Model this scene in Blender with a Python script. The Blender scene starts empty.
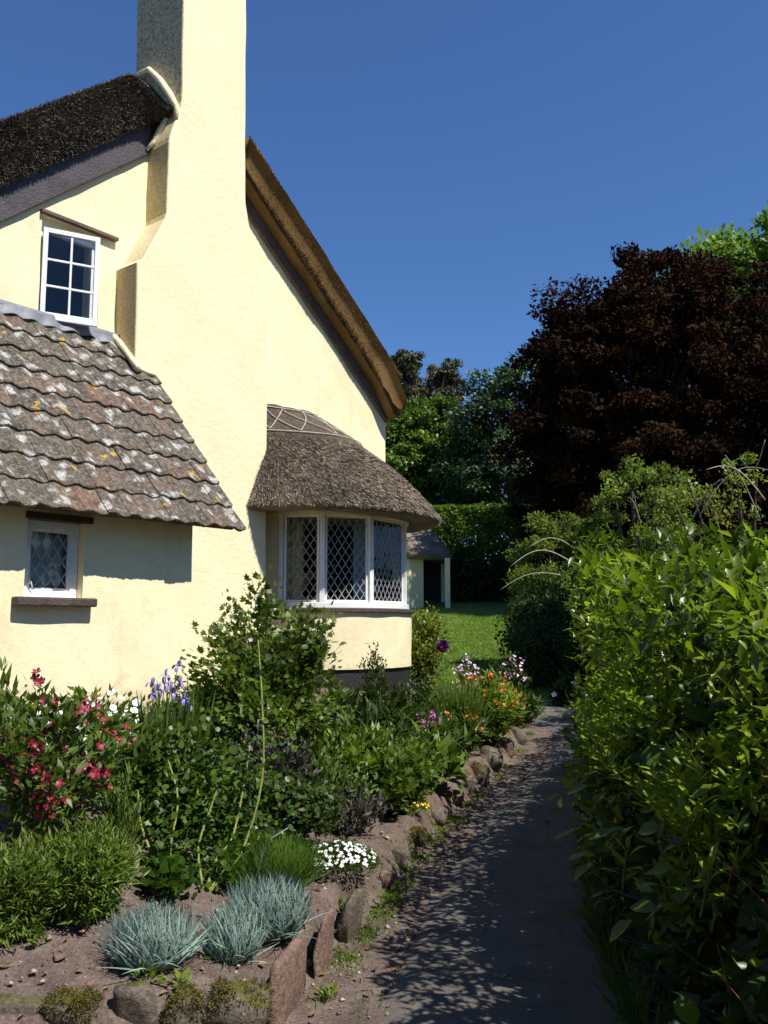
import bpy, math, random
import numpy as np
from mathutils import Vector, Matrix, noise

C = bpy.context.scene
COL = C.collection
# ------------------------------------------------------------------ camera
EYE = 1.6
F = 900.0
PITCH = math.radians(7.2)
cam = bpy.data.cameras.new('camera'); camo = bpy.data.objects.new('camera', cam); COL.objects.link(camo)
cam.sensor_fit = 'VERTICAL'; cam.sensor_height = 24.0; cam.lens = F/1024*24.0
cam.clip_start = 0.05; cam.clip_end = 3000
camo.location = (0, 0, EYE); camo.rotation_euler = (math.pi/2+PITCH, 0, 0)
C.camera = camo
# ------------------------------------------------------------------ sky, sun, exposure
SUN_EL = math.radians(56.0)
SUNH = Vector((0.7935, -0.6085)).normalized()            # horizontal direction towards the sun
w = bpy.data.worlds.new('World'); C.world = w; w.use_nodes = True
nt = w.node_tree; nt.nodes.clear()
sky = nt.nodes.new('ShaderNodeTexSky'); sky.sky_type = 'NISHITA'; sky.sun_disc = False
sky.sun_elevation = SUN_EL; sky.sun_rotation = math.atan2(SUNH.x, SUNH.y)
sky.air_density = 1.25; sky.dust_density = 0.0; sky.ozone_density = 6.0; sky.altitude = 300
bg = nt.nodes.new('ShaderNodeBackground'); bg.inputs['Strength'].default_value = 0.072
wo = nt.nodes.new('ShaderNodeOutputWorld')
tint = nt.nodes.new('ShaderNodeMix'); tint.data_type = 'RGBA'; tint.blend_type = 'MULTIPLY'; tint.inputs[0].default_value = 1.0; tint.inputs[7].default_value = (.66, .89, 1.20, 1)
nt.links.new(sky.outputs[0], tint.inputs[6]); nt.links.new(tint.outputs[2], bg.inputs[0]); nt.links.new(bg.outputs[0], wo.inputs[0])
sl = bpy.data.lights.new('sun', 'SUN'); sl.energy = 5.0; sl.angle = math.radians(0.53); sl.color = (1.0, 0.955, 0.87)
so = bpy.data.objects.new('sun', sl); COL.objects.link(so)
tosun = Vector((SUNH.x*math.cos(SUN_EL), SUNH.y*math.cos(SUN_EL), math.sin(SUN_EL)))
so.rotation_euler = tosun.to_track_quat('Z', 'Y').to_euler(); so.location = tosun*60
C.view_settings.view_transform = 'Standard'; C.view_settings.look = 'None'
C.view_settings.exposure = 0.46; C.view_settings.gamma = 1.0
C.render.engine = 'CYCLES'
try:
    C.cycles.max_bounces = 8; C.cycles.diffuse_bounces = 3; C.cycles.transparent_max_bounces = 8
except Exception: pass

R = np.random.default_rng(7); random.seed(7)

# ------------------------------------------------------------------ helpers: objects
def setp(o, label=None, cat=None, group=None, kind=None):
    if label: o['label'] = label
    if cat: o['category'] = cat
    if group: o['group'] = group
    if kind: o['kind'] = kind
    return o
def empty(name, loc=(0, 0, 0), rz=0.0, **k):
    o = bpy.data.objects.new(name, None); COL.objects.link(o); o.location = loc; o.rotation_euler = (0, 0, rz)
    o.empty_display_size = 0.1
    return setp(o, **k)
def link(name, me, parent=None, mtx=None, **k):
    o = bpy.data.objects.new(name, me); COL.objects.link(o)
    if parent is not None: o.parent = parent
    if mtx is not None: o.matrix_local = mtx
    return setp(o, **k)
def pymesh(name, verts, faces, mat, smooth=False):
    me = bpy.data.meshes.new(name); me.from_pydata([tuple(map(float, v)) for v in verts], [], [tuple(map(int, f)) for f in faces])
    if mat: me.materials.append(mat)
    if smooth: me.polygons.foreach_set('use_smooth', [True]*len(me.polygons))
    me.update(); return me
def npmesh(name, V, Q, mat, smooth=False, rnd=None, uvl=None):
    """V (n,3) float, Q (m,k) int with a fixed k"""
    V = np.ascontiguousarray(V, dtype=np.float32); Q = np.ascontiguousarray(Q, dtype=np.int32)
    me = bpy.data.meshes.new(name); m, k = Q.shape
    me.vertices.add(len(V)); me.vertices.foreach_set('co', V.ravel())
    me.loops.add(m*k); me.loops.foreach_set('vertex_index', Q.ravel())
    me.polygons.add(m); me.polygons.foreach_set('loop_start', np.arange(0, m*k, k, dtype=np.int32))
    me.polygons.foreach_set('loop_total', np.full(m, k, dtype=np.int32))
    if smooth: me.polygons.foreach_set('use_smooth', np.ones(m, dtype=bool))
    if rnd is not None:
        a = me.attributes.new('rnd', 'FLOAT', 'POINT'); a.data.foreach_set('value', np.ascontiguousarray(rnd, dtype=np.float32))
    if mat: me.materials.append(mat)
    me.update(calc_edges=True); me.validate(); return me
class MB:
    """collects shapes into one mesh"""
    def __init__(s): s.v = []; s.f = []
    def add(s, v, f):
        b = len(s.v); s.v += [tuple(x) for x in v]; s.f += [tuple(b+i for i in q) for q in f]
    def box(s, a, b):
        x0, y0, z0 = a; x1, y1, z1 = b
        s.add([(x0,y0,z0),(x1,y0,z0),(x1,y1,z0),(x0,y1,z0),(x0,y0,z1),(x1,y0,z1),(x1,y1,z1),(x0,y1,z1)],
              [(0,3,2,1),(4,5,6,7),(0,1,5,4),(1,2,6,5),(2,3,7,6),(3,0,4,7)])
    def obox(s, p, q, wd, th, up=(0, 0, 1)):
        """bar from p to q, width wd sideways, th along up"""
        p = Vector(p); q = Vector(q); d = (q-p).normalized(); u = Vector(up); sd = d.cross(u).normalized(); u = sd.cross(d).normalized()
        sd *= wd/2; u *= th/2; vs = []
        for c in (p, q): vs += [c-sd-u, c+sd-u, c+sd+u, c-sd+u]
        s.add(vs, [(3,2,1,0),(4,5,6,7),(0,1,5,4),(1,2,6,5),(2,3,7,6),(3,0,4,7)])
    def tube(s, pts, rad, k=6):
        v, f = tubev(pts, rad, k); s.add(v, f)
    def build(s, name, mat, parent=None, smooth=False, bevel=0, **kw):
        me = pymesh(name, s.v, s.f, mat, smooth); o = link(name, me, parent, **kw)
        if bevel:
            m = o.modifiers.new('b', 'BEVEL'); m.width = bevel; m.segments = 2; m.limit_method = 'ANGLE'
        return o
def tubev(pts, rad, k=6):
    pts = [Vector(p) for p in pts]; n = len(pts); vs = []; fs = []
    if not hasattr(rad, '__len__'): rad = [rad]*n
    ref = Vector((0.3, 0.2, 1)).normalized()
    for i, p in enumerate(pts):
        d = (pts[min(i+1, n-1)]-pts[max(i-1, 0)]).normalized()
        r_ = ref if abs(d.dot(ref)) < .95 else Vector((1, 0, 0))
        a = d.cross(r_).normalized(); b = d.cross(a)
        for j in range(k):
            t = 2*math.pi*j/k; vs.append(p+(a*math.cos(t)+b*math.sin(t))*rad[i])
    for i in range(n-1):
        for j in range(k):
            fs.append((i*k+j, i*k+(j+1) % k, (i+1)*k+(j+1) % k, (i+1)*k+j))
    fs.append(tuple(range(k))[::-1]); fs.append(tuple((n-1)*k+j for j in range(k)))
    return vs, fs
# batch of thin tubes in numpy: curves (n,m,3), radius (n,m)
def tubes_np(name, Pc, Rd, k, mat, parent, rnd=None, **kw):
    n, m, _ = Pc.shape
    T = np.gradient(Pc, axis=1); T /= np.linalg.norm(T, axis=2, keepdims=True)+1e-9
    ref = np.zeros_like(T); ref[..., 0] = .31; ref[..., 1] = .87; ref[..., 2] = .2
    A = np.cross(T, ref); A /= np.linalg.norm(A, axis=2, keepdims=True)+1e-9; B = np.cross(T, A)
    ang = 2*np.pi*np.arange(k)/k
    V = Pc[:, :, None, :]+Rd[:, :, None, None]*(A[:, :, None, :]*np.cos(ang)[None, None, :, None]+B[:, :, None, :]*np.sin(ang)[None, None, :, None])
    V = V.reshape(-1, 3)
    i = np.arange(m-1)[:, None]; j = np.arange(k)[None, :]
    q = np.stack([i*k+j, i*k+(j+1) % k, (i+1)*k+(j+1) % k, (i+1)*k+j], -1).reshape(-1, 4)
    Q = (q[None]+(np.arange(n)*m*k)[:, None, None]).reshape(-1, 4)
    me = npmesh(name, V, Q, mat, True, rnd=np.repeat(R.random(n) if rnd is None else rnd, m*k))
    return link(name, me, parent, **kw)

# ------------------------------------------------------------------ helpers: materials
def newmat(name):
    m = bpy.data.materials.new(name); m.use_nodes = True; nt = m.node_tree; nt.nodes.clear()
    out = nt.nodes.new('ShaderNodeOutputMaterial'); p = nt.nodes.new('ShaderNodeBsdfPrincipled')
    nt.links.new(p.outputs[0], out.inputs[0]); return m, nt, p, out
def nd(nt, t, **k):
    n = nt.nodes.new(t)
    for a, b in k.items():
        if a.startswith('i_'): n.inputs[a[2:].replace('_', ' ')].default_value = b
        else: setattr(n, a, b)
    return n
def ramp(nt, fac, stops):
    r = nt.nodes.new('ShaderNodeValToRGB'); e = r.color_ramp.elements
    while len(e) < len(stops): e.new(0.5)
    for x, (p, c) in zip(e, stops): x.position = p; x.color = (*c, 1) if len(c) == 3 else c
    nt.links.new(fac, r.inputs[0]); return r
def noise_n(nt, coord, scale, detail=4, rough=.55, vec_scale=None):
    n = nd(nt, 'ShaderNodeTexNoise'); n.inputs['Scale'].default_value = scale; n.inputs['Detail'].default_value = detail
    n.inputs['Roughness'].default_value = rough
    if vec_scale is not None:
        mp = nd(nt, 'ShaderNodeMapping'); mp.inputs['Scale'].default_value = vec_scale
        nt.links.new(coord, mp.inputs[0]); nt.links.new(mp.outputs[0], n.inputs['Vector'])
    else: nt.links.new(coord, n.inputs['Vector'])
    return n
def mixc(nt, fac, a, b, blend='MIX'):
    m = nd(nt, 'ShaderNodeMix', data_type='RGBA', blend_type=blend)
    for sock, v in ((m.inputs[0], fac), (m.inputs[6], a), (m.inputs[7], b)):
        if hasattr(v, 'links'): nt.links.new(v, sock)
        else: sock.default_value = v if not isinstance(v, tuple) or len(v) == 4 else (*v, 1)
    return m.outputs[2]
def bump(nt, p, h, strength, dist=.02, prev=None):
    b = nd(nt, 'ShaderNodeBump'); b.inputs['Strength'].default_value = strength; b.inputs['Distance'].default_value = dist
    nt.links.new(h, b.inputs['Height'])
    if prev is not None: nt.links.new(prev, b.inputs['Normal'])
    nt.links.new(b.outputs[0], p.inputs['Normal']); return b.outputs[0]
def simple(name, col, rough=.6, var=.15, scale=8, bstr=.15, metallic=0, spec=.4, bscale=40):
    m, nt, p, o = newmat(name); g = nd(nt, 'ShaderNodeTexCoord').outputs['Object']
    n = noise_n(nt, g, scale, 5)
    lo = tuple(c*(1-var) for c in col); hi = tuple(min(1, c*(1+var)) for c in col)
    r = ramp(nt, n.outputs[0], [(.3, lo), (.7, hi)]); nt.links.new(r.outputs[0], p.inputs['Base Color'])
    p.inputs['Roughness'].default_value = rough; p.inputs['Metallic'].default_value = metallic; p.inputs['Specular IOR Level'].default_value = spec
    if bstr: bump(nt, p, noise_n(nt, g, bscale, 6).outputs[0], bstr)
    return m
def leafmat(name, cols, rough=.45, trans=.3, tcol=None, spec=.45, patch=0.0):
    m, nt, p, out = newmat(name)
    a = nd(nt, 'ShaderNodeAttribute'); a.attribute_name = 'rnd'
    k = len(cols); r = ramp(nt, a.outputs['Fac'], [(i/max(1, k-1), c) for i, c in enumerate(cols)])
    col = r.outputs[0]
    g = nd(nt, 'ShaderNodeNewGeometry').outputs['Position']
    n = noise_n(nt, g, 1.7 if patch == 0 else patch, 3)
    rr = ramp(nt, n.outputs[0], [(.3, (.62, .62, .62)), (.7, (1.3, 1.25, 1.1))])
    col = mixc(nt, 1.0, col, rr.outputs[0], 'MULTIPLY')
    nt.links.new(col, p.inputs['Base Color']); p.inputs['Roughness'].default_value = rough; p.inputs['Specular IOR Level'].default_value = spec
    t = nd(nt, 'ShaderNodeBsdfTranslucent'); tc = mixc(nt, 1.0, col, tcol or (1.5, 1.6, .7), 'MULTIPLY'); nt.links.new(tc, t.inputs[0])
    mx = nd(nt, 'ShaderNodeMixShader'); mx.inputs[0].default_value = trans
    nt.links.new(p.outputs[0], mx.inputs[1]); nt.links.new(t.outputs[0], mx.inputs[2]); nt.links.new(mx.outputs[0], out.inputs[0])
    return m

def render_mat(name, rough_scale, bs, stain=0.0):
    m, nt, p, o = newmat(name); g = nd(nt, 'ShaderNodeNewGeometry').outputs['Position']
    n1 = noise_n(nt, g, 1.3, 5); r1 = ramp(nt, n1.outputs[0], [(.3, (.825, .725, .455)), (.7, (.875, .79, .525))])
    n2 = noise_n(nt, g, 9, 6, .7); r2 = ramp(nt, n2.outputs[0], [(.28, (.80, .77, .70)), (.5, (1, 1, 1))])
    col = mixc(nt, .5, r1.outputs[0], r2.outputs[0], 'MULTIPLY')
    # runs of dirt down the wall
    n3 = noise_n(nt, g, 3.0, 5, .6, (3, 3, .35)); r3 = ramp(nt, n3.outputs[0], [(.52, (1, 1, 1)), (.8, (.78, .72, .62))])
    col = mixc(nt, .38+stain, col, r3.outputs[0], 'MULTIPLY')
    sz = nd(nt, 'ShaderNodeSeparateXYZ'); nt.links.new(g, sz.inputs[0]); nz = noise_n(nt, g, 6, 5, .7); az = nd(nt, 'ShaderNodeMath', operation='MULTIPLY_ADD'); nt.links.new(nz.outputs[0], az.inputs[0]); az.inputs[1].default_value = -.6; nt.links.new(sz.outputs[2], az.inputs[2])
    rz_ = nd(nt, 'ShaderNodeMapRange'); rz_.inputs[1].default_value = .85; rz_.inputs[2].default_value = .45; nt.links.new(az.outputs[0], rz_.inputs[0]); col = mixc(nt, rz_.outputs[0], col, (.42, .36, .22))
    nt.links.new(col, p.inputs['Base Color']); p.inputs['Roughness'].default_value = .85; p.inputs['Specular IOR Level'].default_value = .2
    v = noise_n(nt, g, rough_scale, 3, .6); v2 = noise_n(nt, g, 14, 5, .6)
    b = bump(nt, p, v2.outputs[0], bs*.8, .035); bump(nt, p, v.outputs[0], bs, .02, b); return m
M = {}
M['wall'] = render_mat('cream_render', 70, .18)
M['chimney'] = render_mat('roughcast_cream', 75, .5)
M['mortar'] = simple('pale_mortar', (.80, .70, .44), .9, .06, 12, .5)
def stack_mat(low=False):
    m, nt, p, o = newmat('stained_shaded_roughcast'); tc = nd(nt, 'ShaderNodeTexCoord').outputs['Object']
    g = nd(nt, 'ShaderNodeNewGeometry').outputs['Position']
    n1 = noise_n(nt, g, 1.5, 5); r1 = ramp(nt, n1.outputs[0], [(.3, (.825, .725, .455)), (.7, (.875, .79, .525))])
    # west (object -x) face: grey weathering; if low, tan shade and dirt painted in
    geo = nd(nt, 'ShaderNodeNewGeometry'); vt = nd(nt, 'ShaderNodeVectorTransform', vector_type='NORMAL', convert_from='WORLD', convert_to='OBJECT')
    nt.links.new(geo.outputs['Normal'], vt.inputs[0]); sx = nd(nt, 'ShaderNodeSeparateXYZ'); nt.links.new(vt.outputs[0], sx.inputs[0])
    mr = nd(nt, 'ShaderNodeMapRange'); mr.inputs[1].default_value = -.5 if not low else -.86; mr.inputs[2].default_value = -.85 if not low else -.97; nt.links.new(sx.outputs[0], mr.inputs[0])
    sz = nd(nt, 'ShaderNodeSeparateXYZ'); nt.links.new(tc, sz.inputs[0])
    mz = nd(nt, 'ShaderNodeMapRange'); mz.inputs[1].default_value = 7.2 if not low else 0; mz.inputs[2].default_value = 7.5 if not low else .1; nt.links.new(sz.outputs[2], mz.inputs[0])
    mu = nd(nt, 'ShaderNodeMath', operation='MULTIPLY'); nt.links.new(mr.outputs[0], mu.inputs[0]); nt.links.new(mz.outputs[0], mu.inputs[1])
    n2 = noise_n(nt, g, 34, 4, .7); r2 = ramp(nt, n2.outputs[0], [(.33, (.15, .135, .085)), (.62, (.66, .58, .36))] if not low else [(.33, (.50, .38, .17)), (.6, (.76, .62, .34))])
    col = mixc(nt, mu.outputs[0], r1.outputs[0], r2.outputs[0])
    nt.links.new(col, p.inputs['Base Color']); p.inputs['Roughness'].default_value = .9; p.inputs['Specular IOR Level'].default_value = .2
    b = bump(nt, p, noise_n(nt, g, 13, 5).outputs[0], .3, .025); bump(nt, p, noise_n(nt, g, 75, 3, .65).outputs[0], .42, .016, b); return m
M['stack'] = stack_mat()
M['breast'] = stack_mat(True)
def thatch_mat(name, stops, sc=(1, 1, 1), scale=30, fine=120):
    m, nt, p, o = newmat(name); g = nd(nt, 'ShaderNodeTexCoord').outputs['Object']
    n = noise_n(nt, g, scale, 6, .75, sc); r = ramp(nt, n.outputs[0], stops)
    n2 = noise_n(nt, g, 2.2, 4); r2 = ramp(nt, n2.outputs[0], [(.35, (.72, .7, .68)), (.65, (1.15, 1.1, 1.05))])
    col = mixc(nt, 1.0, r.outputs[0], r2.outputs[0], 'MULTIPLY')
    nt.links.new(col, p.inputs['Base Color']); p.inputs['Roughness'].default_value = .9; p.inputs['Specular IOR Level'].default_value = .15
    b = bump(nt, p, n.outputs[0], .9, .04); bump(nt, p, noise_n(nt, g, fine, 4, .7, sc).outputs[0], .8, .015, b); return m
M['thatch_dark'] = thatch_mat('weathered_thatch', [(.3, (.05, .043, .037)), (.5, (.13, .112, .095)), (.72, (.28, .25, .215))], (1, 1, 1), 22)
M['thatch_gold'] = thatch_mat('golden_reed_ends', [(.25, (.15, .09, .035)), (.5, (.28, .175, .07)), (.75, (.40, .28, .13))], (1, 1, 1), 45)
M['thatch_bow'] = thatch_mat('grey_brown_thatch', [(.28, (.09, .073, .058)), (.5, (.22, .18, .14)), (.72, (.42, .36, .29))], (1, 1, .45), 32)
M['thatch_cap'] = thatch_mat('pale_thatch_cap', [(.28, (.15, .115, .085)), (.5, (.27, .215, .165)), (.72, (.42, .36, .29))], (1, 1, .35), 30)
M['board'] = simple('dark_bargeboard', (.058, .048, .054), .55, .35, 5, .4)
M['brownboard'] = simple('brown_bargeboard', (.13, .082, .06), .6, .3, 6, .4)
M['black'] = simple('tarred_plinth', (.018, .017, .017), .6, .3, 6, .6)
M['lead'] = simple('lead_flashing', (.17, .18, .21), .5, .2, 7, .35, spec=.5)
M['cames'] = simple('lead_cames', (.30, .31, .33), .45, .2, 9, 0, spec=.5)
M['white'] = simple('white_gloss_paint', (.80, .80, .78), .35, .06, 14, .06)
M['oldwhite'] = simple('weathered_white_paint', (.66, .69, .70), .5, .12, 20, .2)
M['sill'] = simple('dark_stone_sill', (.075, .052, .050), .7, .3, 14, .6)
M['wood'] = simple('old_lintel', (.055, .035, .028), .7, .3, 10, .5)
M['curtain'] = simple('white_curtain', (.75, .76, .76), .9, .06, 6, .1)
M['cream_curtain'] = simple('cream_curtain', (.62, .55, .34), .9, .08, 6, .1)
M['dark_room'] = simple('dim_room', (.16, .14, .12), .9, .2, 3, .1)
M['rod'] = simple('pale_hazel_rods', (.50, .45, .38), .8, .25, 20, .2)
def glass():
    m, nt, p, o = newmat('old_glass'); p.inputs['Base Color'].default_value = (.03, .035, .04, 1); p.inputs['Roughness'].default_value = .03
    tr = nd(nt, 'ShaderNodeBsdfTransparent'); tr.inputs[0].default_value = (.93, .96, .95, 1)
    gl = nd(nt, 'ShaderNodeBsdfGlossy'); gl.inputs['Roughness'].default_value = .02
    fr = nd(nt, 'ShaderNodeFresnel'); fr.inputs[0].default_value = 1.45
    mx = nd(nt, 'ShaderNodeMixShader'); nt.links.new(fr.outputs[0], mx.inputs[0]); nt.links.new(tr.outputs[0], mx.inputs[1]); nt.links.new(gl.outputs[0], mx.inputs[2])
    nt.links.new(mx.outputs[0], o.inputs[0]); return m
M['glass'] = glass()
def tile_mat():
    m, nt, p, o = newmat('lichened_clay_tile'); g = nd(nt, 'ShaderNodeNewGeometry').outputs['Position']
    oi = nd(nt, 'ShaderNodeObjectInfo')
    base = ramp(nt, oi.outputs['Random'], [(0, (.070, .062, .050)), (.3, (.105, .086, .064)), (.55, (.135, .086, .06)), (.75, (.095, .088, .068)), (1, (.165, .092, .058))])
    n = noise_n(nt, g, 7, 6, .7); r = ramp(nt, n.outputs[0], [(.3, (.36, .37, .36)), (.7, (1.1, 1.08, 1.02))])
    col = mixc(nt, 1.0, base.outputs[0], r.outputs[0], 'MULTIPLY')
    n5 = noise_n(nt, g, 26, 5, .8); r5 = ramp(nt, n5.outputs[0], [(.46, (0, 0, 0)), (.66, (1, 1, 1))]); col = mixc(nt, r5.outputs[0], col, (.23, .20, .17))
    # orange lichen, then grey-white lichen plates
    n3 = noise_n(nt, g, 5.5, 3, .6); r3 = ramp(nt, n3.outputs[0], [(.655, (0, 0, 0)), (.69, (1, 1, 1))]); col = mixc(nt, r3.outputs[0], col, (.42, .26, .05))
    wd = noise_n(nt, g, 9, 4, .6)
    va = nd(nt, 'ShaderNodeVectorMath', operation='MULTIPLY_ADD'); nt.links.new(wd.outputs['Color'], va.inputs[0]); va.inputs[1].default_value = (.12, .12, .12); nt.links.new(g, va.inputs[2])
    vo = nd(nt, 'ShaderNodeTexVoronoi'); vo.inputs['Scale'].default_value = 8.5; nt.links.new(va.outputs[0], vo.inputs['Vector'])
    sc = nd(nt, 'ShaderNodeSeparateColor'); nt.links.new(vo.outputs['Color'], sc.inputs[0])
    th = nd(nt, 'ShaderNodeMapRange'); th.inputs[1].default_value = .05; th.inputs[2].default_value = 1.0; th.inputs[3].default_value = .0; th.inputs[4].default_value = .74; nt.links.new(sc.outputs[0], th.inputs[0])
    n6 = noise_n(nt, g, 40, 4, .7); ad = nd(nt, 'ShaderNodeMath', operation='MULTIPLY_ADD'); nt.links.new(n6.outputs[0], ad.inputs[0]); ad.inputs[1].default_value = .42; nt.links.new(vo.outputs['Distance'], ad.inputs[2])
    sb = nd(nt, 'ShaderNodeMath', operation='SUBTRACT'); nt.links.new(th.outputs[0], sb.inputs[0]); nt.links.new(ad.outputs[0], sb.inputs[1])
    st = nd(nt, 'ShaderNodeMapRange'); st.inputs[1].default_value = -.12; st.inputs[2].default_value = .14; nt.links.new(sb.outputs[0], st.inputs[0])
    n7 = noise_n(nt, g, 60, 3); r7 = ramp(nt, n7.outputs[0], [(.35, (.17, .16, .14)), (.62, (.52, .52, .49))])
    col = mixc(nt, st.outputs[0], col, r7.outputs[0])
    nt.links.new(col, p.inputs['Base Color']); p.inputs['Roughness'].default_value = .85; p.inputs['Specular IOR Level'].default_value = .25
    bump(nt, p, n6.outputs[0], .7, .014); return m
M['tile'] = tile_mat()
def soil_mat():
    m, nt, p, o = newmat('reddish_soil'); g = nd(nt, 'ShaderNodeNewGeometry').outputs['Position']
    n = noise_n(nt, g, 5, 8, .7); r = ramp(nt, n.outputs[0], [(.3, (.095, .069, .057)), (.5, (.16, .120, .101)), (.75, (.25, .195, .170))])
    n2 = noise_n(nt, g, 60, 4, .7); r2 = ramp(nt, n2.outputs[0], [(.3, (.55, .52, .5)), (.7, (1.3, 1.3, 1.3))])
    col = mixc(nt, 1.0, r.outputs[0], r2.outputs[0], 'MULTIPLY'); nt.links.new(col, p.inputs['Base Color']); p.inputs['Roughness'].default_value = .95; p.inputs['Specular IOR Level'].default_value = .15
    b = bump(nt, p, n.outputs[0], .6, .06); bump(nt, p, n2.outputs[0], .9, .015, b); return m
M['soil'] = soil_mat()
def path_mat():
    m, nt, p, o = newmat('worn_path_tarmac'); g = nd(nt, 'ShaderNodeNewGeometry').outputs['Position']
    n = noise_n(nt, g, 2.5, 6, .6); r = ramp(nt, n.outputs[0], [(.3, (.095, .082, .072)), (.55, (.15, .132, .117)), (.75, (.105, .095, .07))])
    n2 = noise_n(nt, g, 130, 3, .7); r2 = ramp(nt, n2.outputs[0], [(.3, (.6, .6, .6)), (.7, (1.3, 1.3, 1.3))])
    col = mixc(nt, 1.0, r.outputs[0], r2.outputs[0], 'MULTIPLY'); nt.links.new(col, p.inputs['Base Color']); p.inputs['Roughness'].default_value = .9; p.inputs['Specular IOR Level'].default_value = .2
    wv = noise_n(nt, g, 5, 4); wa = nd(nt, 'ShaderNodeVectorMath', operation='MULTIPLY_ADD'); nt.links.new(wv.outputs['Color'], wa.inputs[0]); wa.inputs[1].default_value = (.25, .25, .25); nt.links.new(g, wa.inputs[2])
    vc = nd(nt, 'ShaderNodeTexVoronoi', feature='DISTANCE_TO_EDGE'); vc.inputs['Scale'].default_value = 1.1; nt.links.new(wa.outputs[0], vc.inputs['Vector'])
    rc = ramp(nt, vc.outputs['Distance'], [(.0, (.45, .45, .42)), (.016, (1, 1, 1))]); col = mixc(nt, .35, col, rc.outputs[0], 'MULTIPLY'); nt.links.new(col, p.inputs['Base Color'])
    b_ = bump(nt, p, rc.outputs[0], .5, .01); bump(nt, p, n2.outputs[0], .8, .012, b_); return m
M['path'] = path_mat()
def rock_mat(name, a, b, moss):
    m, nt, p, o = newmat(name); g = nd(nt, 'ShaderNodeNewGeometry'); gp = g.outputs['Position']
    n = noise_n(nt, gp, 9, 7, .7); r = ramp(nt, n.outputs[0], [(.3, a), (.7, b)])
    n2 = noise_n(nt, gp, 45, 4, .7); r2 = ramp(nt, n2.outputs[0], [(.35, (.6, .6, .6)), (.65, (1.25, 1.25, 1.2))]); col = mixc(nt, 1.0, r.outputs[0], r2.outputs[0], 'MULTIPLY')
    sx = nd(nt, 'ShaderNodeSeparateXYZ'); nt.links.new(g.outputs['Normal'], sx.inputs[0])
    n3 = noise_n(nt, gp, 6, 5, .7); ad = nd(nt, 'ShaderNodeMath', operation='ADD'); nt.links.new(sx.outputs[2], ad.inputs[0]); nt.links.new(n3.outputs[0], ad.inputs[1])
    mr = nd(nt, 'ShaderNodeMapRange'); mr.inputs[1].default_value = 1.45-moss; mr.inputs[2].default_value = 1.65-moss; nt.links.new(ad.outputs[0], mr.inputs[0])
    mc = ramp(nt, n2.outputs[0], [(.3, (.035, .04, .010)), (.5, (.085, .08, .018)), (.7, (.16, .11, .03))])
    col = mixc(nt, mr.outputs[0], col, mc.outputs[0]); nt.links.new(col, p.inputs['Base Color']); p.inputs['Roughness'].default_value = .9; p.inputs['Specular IOR Level'].default_value = .2
    b_ = bump(nt, p, n.outputs[0], .7, .04); bump(nt, p, n2.outputs[0], .8, .012, b_); return m
M['rock'] = rock_mat('garden_stone', (.085, .068, .055), (.20, .165, .135), .10)
M['rock_red'] = rock_mat('red_sandstone', (.14, .09, .072), (.27, .18, .145), -.1)
M['rock_moss'] = rock_mat('mossy_stone', (.07, .06, .045), (.19, .155, .12), .40)
def lawn_mat():
    m, nt, p, o = newmat('lawn_turf'); g = nd(nt, 'ShaderNodeNewGeometry').outputs['Position']
    n = noise_n(nt, g, 1.2, 6, .6); r = ramp(nt, n.outputs[0], [(.3, (.095, .165, .013)), (.7, (.15, .225, .024))])
    n2 = noise_n(nt, g, 35, 5, .8); r2 = ramp(nt, n2.outputs[0], [(.3, (.6, .6, .6)), (.7, (1.3, 1.3, 1.2))]); col = mixc(nt, 1.0, r.outputs[0], r2.outputs[0], 'MULTIPLY')
    nt.links.new(col, p.inputs['Base Color']); p.inputs['Roughness'].default_value = .8; bump(nt, p, n2.outputs[0], .6, .05); return m
M['lawn'] = lawn_mat()
M['bark'] = simple('bark', (.10, .08, .06), .9, .35, 9, .8)
M['greystem'] = simple('green_stems', (.08, .11, .035), .7, .3, 9, .2)
M['thorn'] = simple('yellow_green_rose_stem', (.20, .23, .05), .6, .3, 12, .3)
M['pale_twig'] = simple('dry_pale_twig', (.42, .36, .27), .8, .25, 15, .3)
M['red_stem'] = simple('reddish_stem', (.22, .07, .035), .6, .3, 12, .2)

# ------------------------------------------------------------------ camera-ray helper (for reading positions off the photograph)
def ray(px, py):
    a = (px-384)/F; b = (512-py)/F
    return np.array([a, math.cos(PITCH)-b*math.sin(PITCH), math.sin(PITCH)+b*math.cos(PITCH)])
def at(px, py, Y):
    d = ray(px, py); return Vector(d/d[1]*Y)+Vector((0, 0, EYE))
# ------------------------------------------------------------------ ground shape
ROW = [(-0.50, 3.62), (-0.40, 4.15), (-0.24, 4.75), (-0.02, 5.55), (0.22, 6.5), (0.50, 7.7), (0.92, 9.0), (1.35, 10.4), (1.80, 12.0), (2.02, 13.6), (1.9, 14.8)]
BED = [(-9, 2.75), (-1.6, 3.25)]+ROW+[(1.2, 15.6), (-1, 15.8), (-9, 15.8)]
def sdist(x, y, poly):
    """signed distance, positive inside"""
    x = np.asarray(x, float); y = np.asarray(y, float); dm = np.full(x.shape, 1e9); ins = np.zeros(x.shape, bool)
    n = len(poly)
    for i in range(n):
        ax, ay = poly[i]; bx, by = poly[(i+1) % n]; ex, ey = bx-ax, by-ay
        t = np.clip(((x-ax)*ex+(y-ay)*ey)/(ex*ex+ey*ey), 0, 1)
        dm = np.minimum(dm, np.hypot(x-ax-t*ex, y-ay-t*ey))
        c = ((ay > y) != (by > y)) & (x < (bx-ax)*(y-ay)/((by-ay) if by != ay else 1e-9)+ax); ins ^= c
    return np.where(ins, dm, -dm)
def sm(t): t = np.clip(t, 0, 1); return t*t*(3-2*t)
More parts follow.
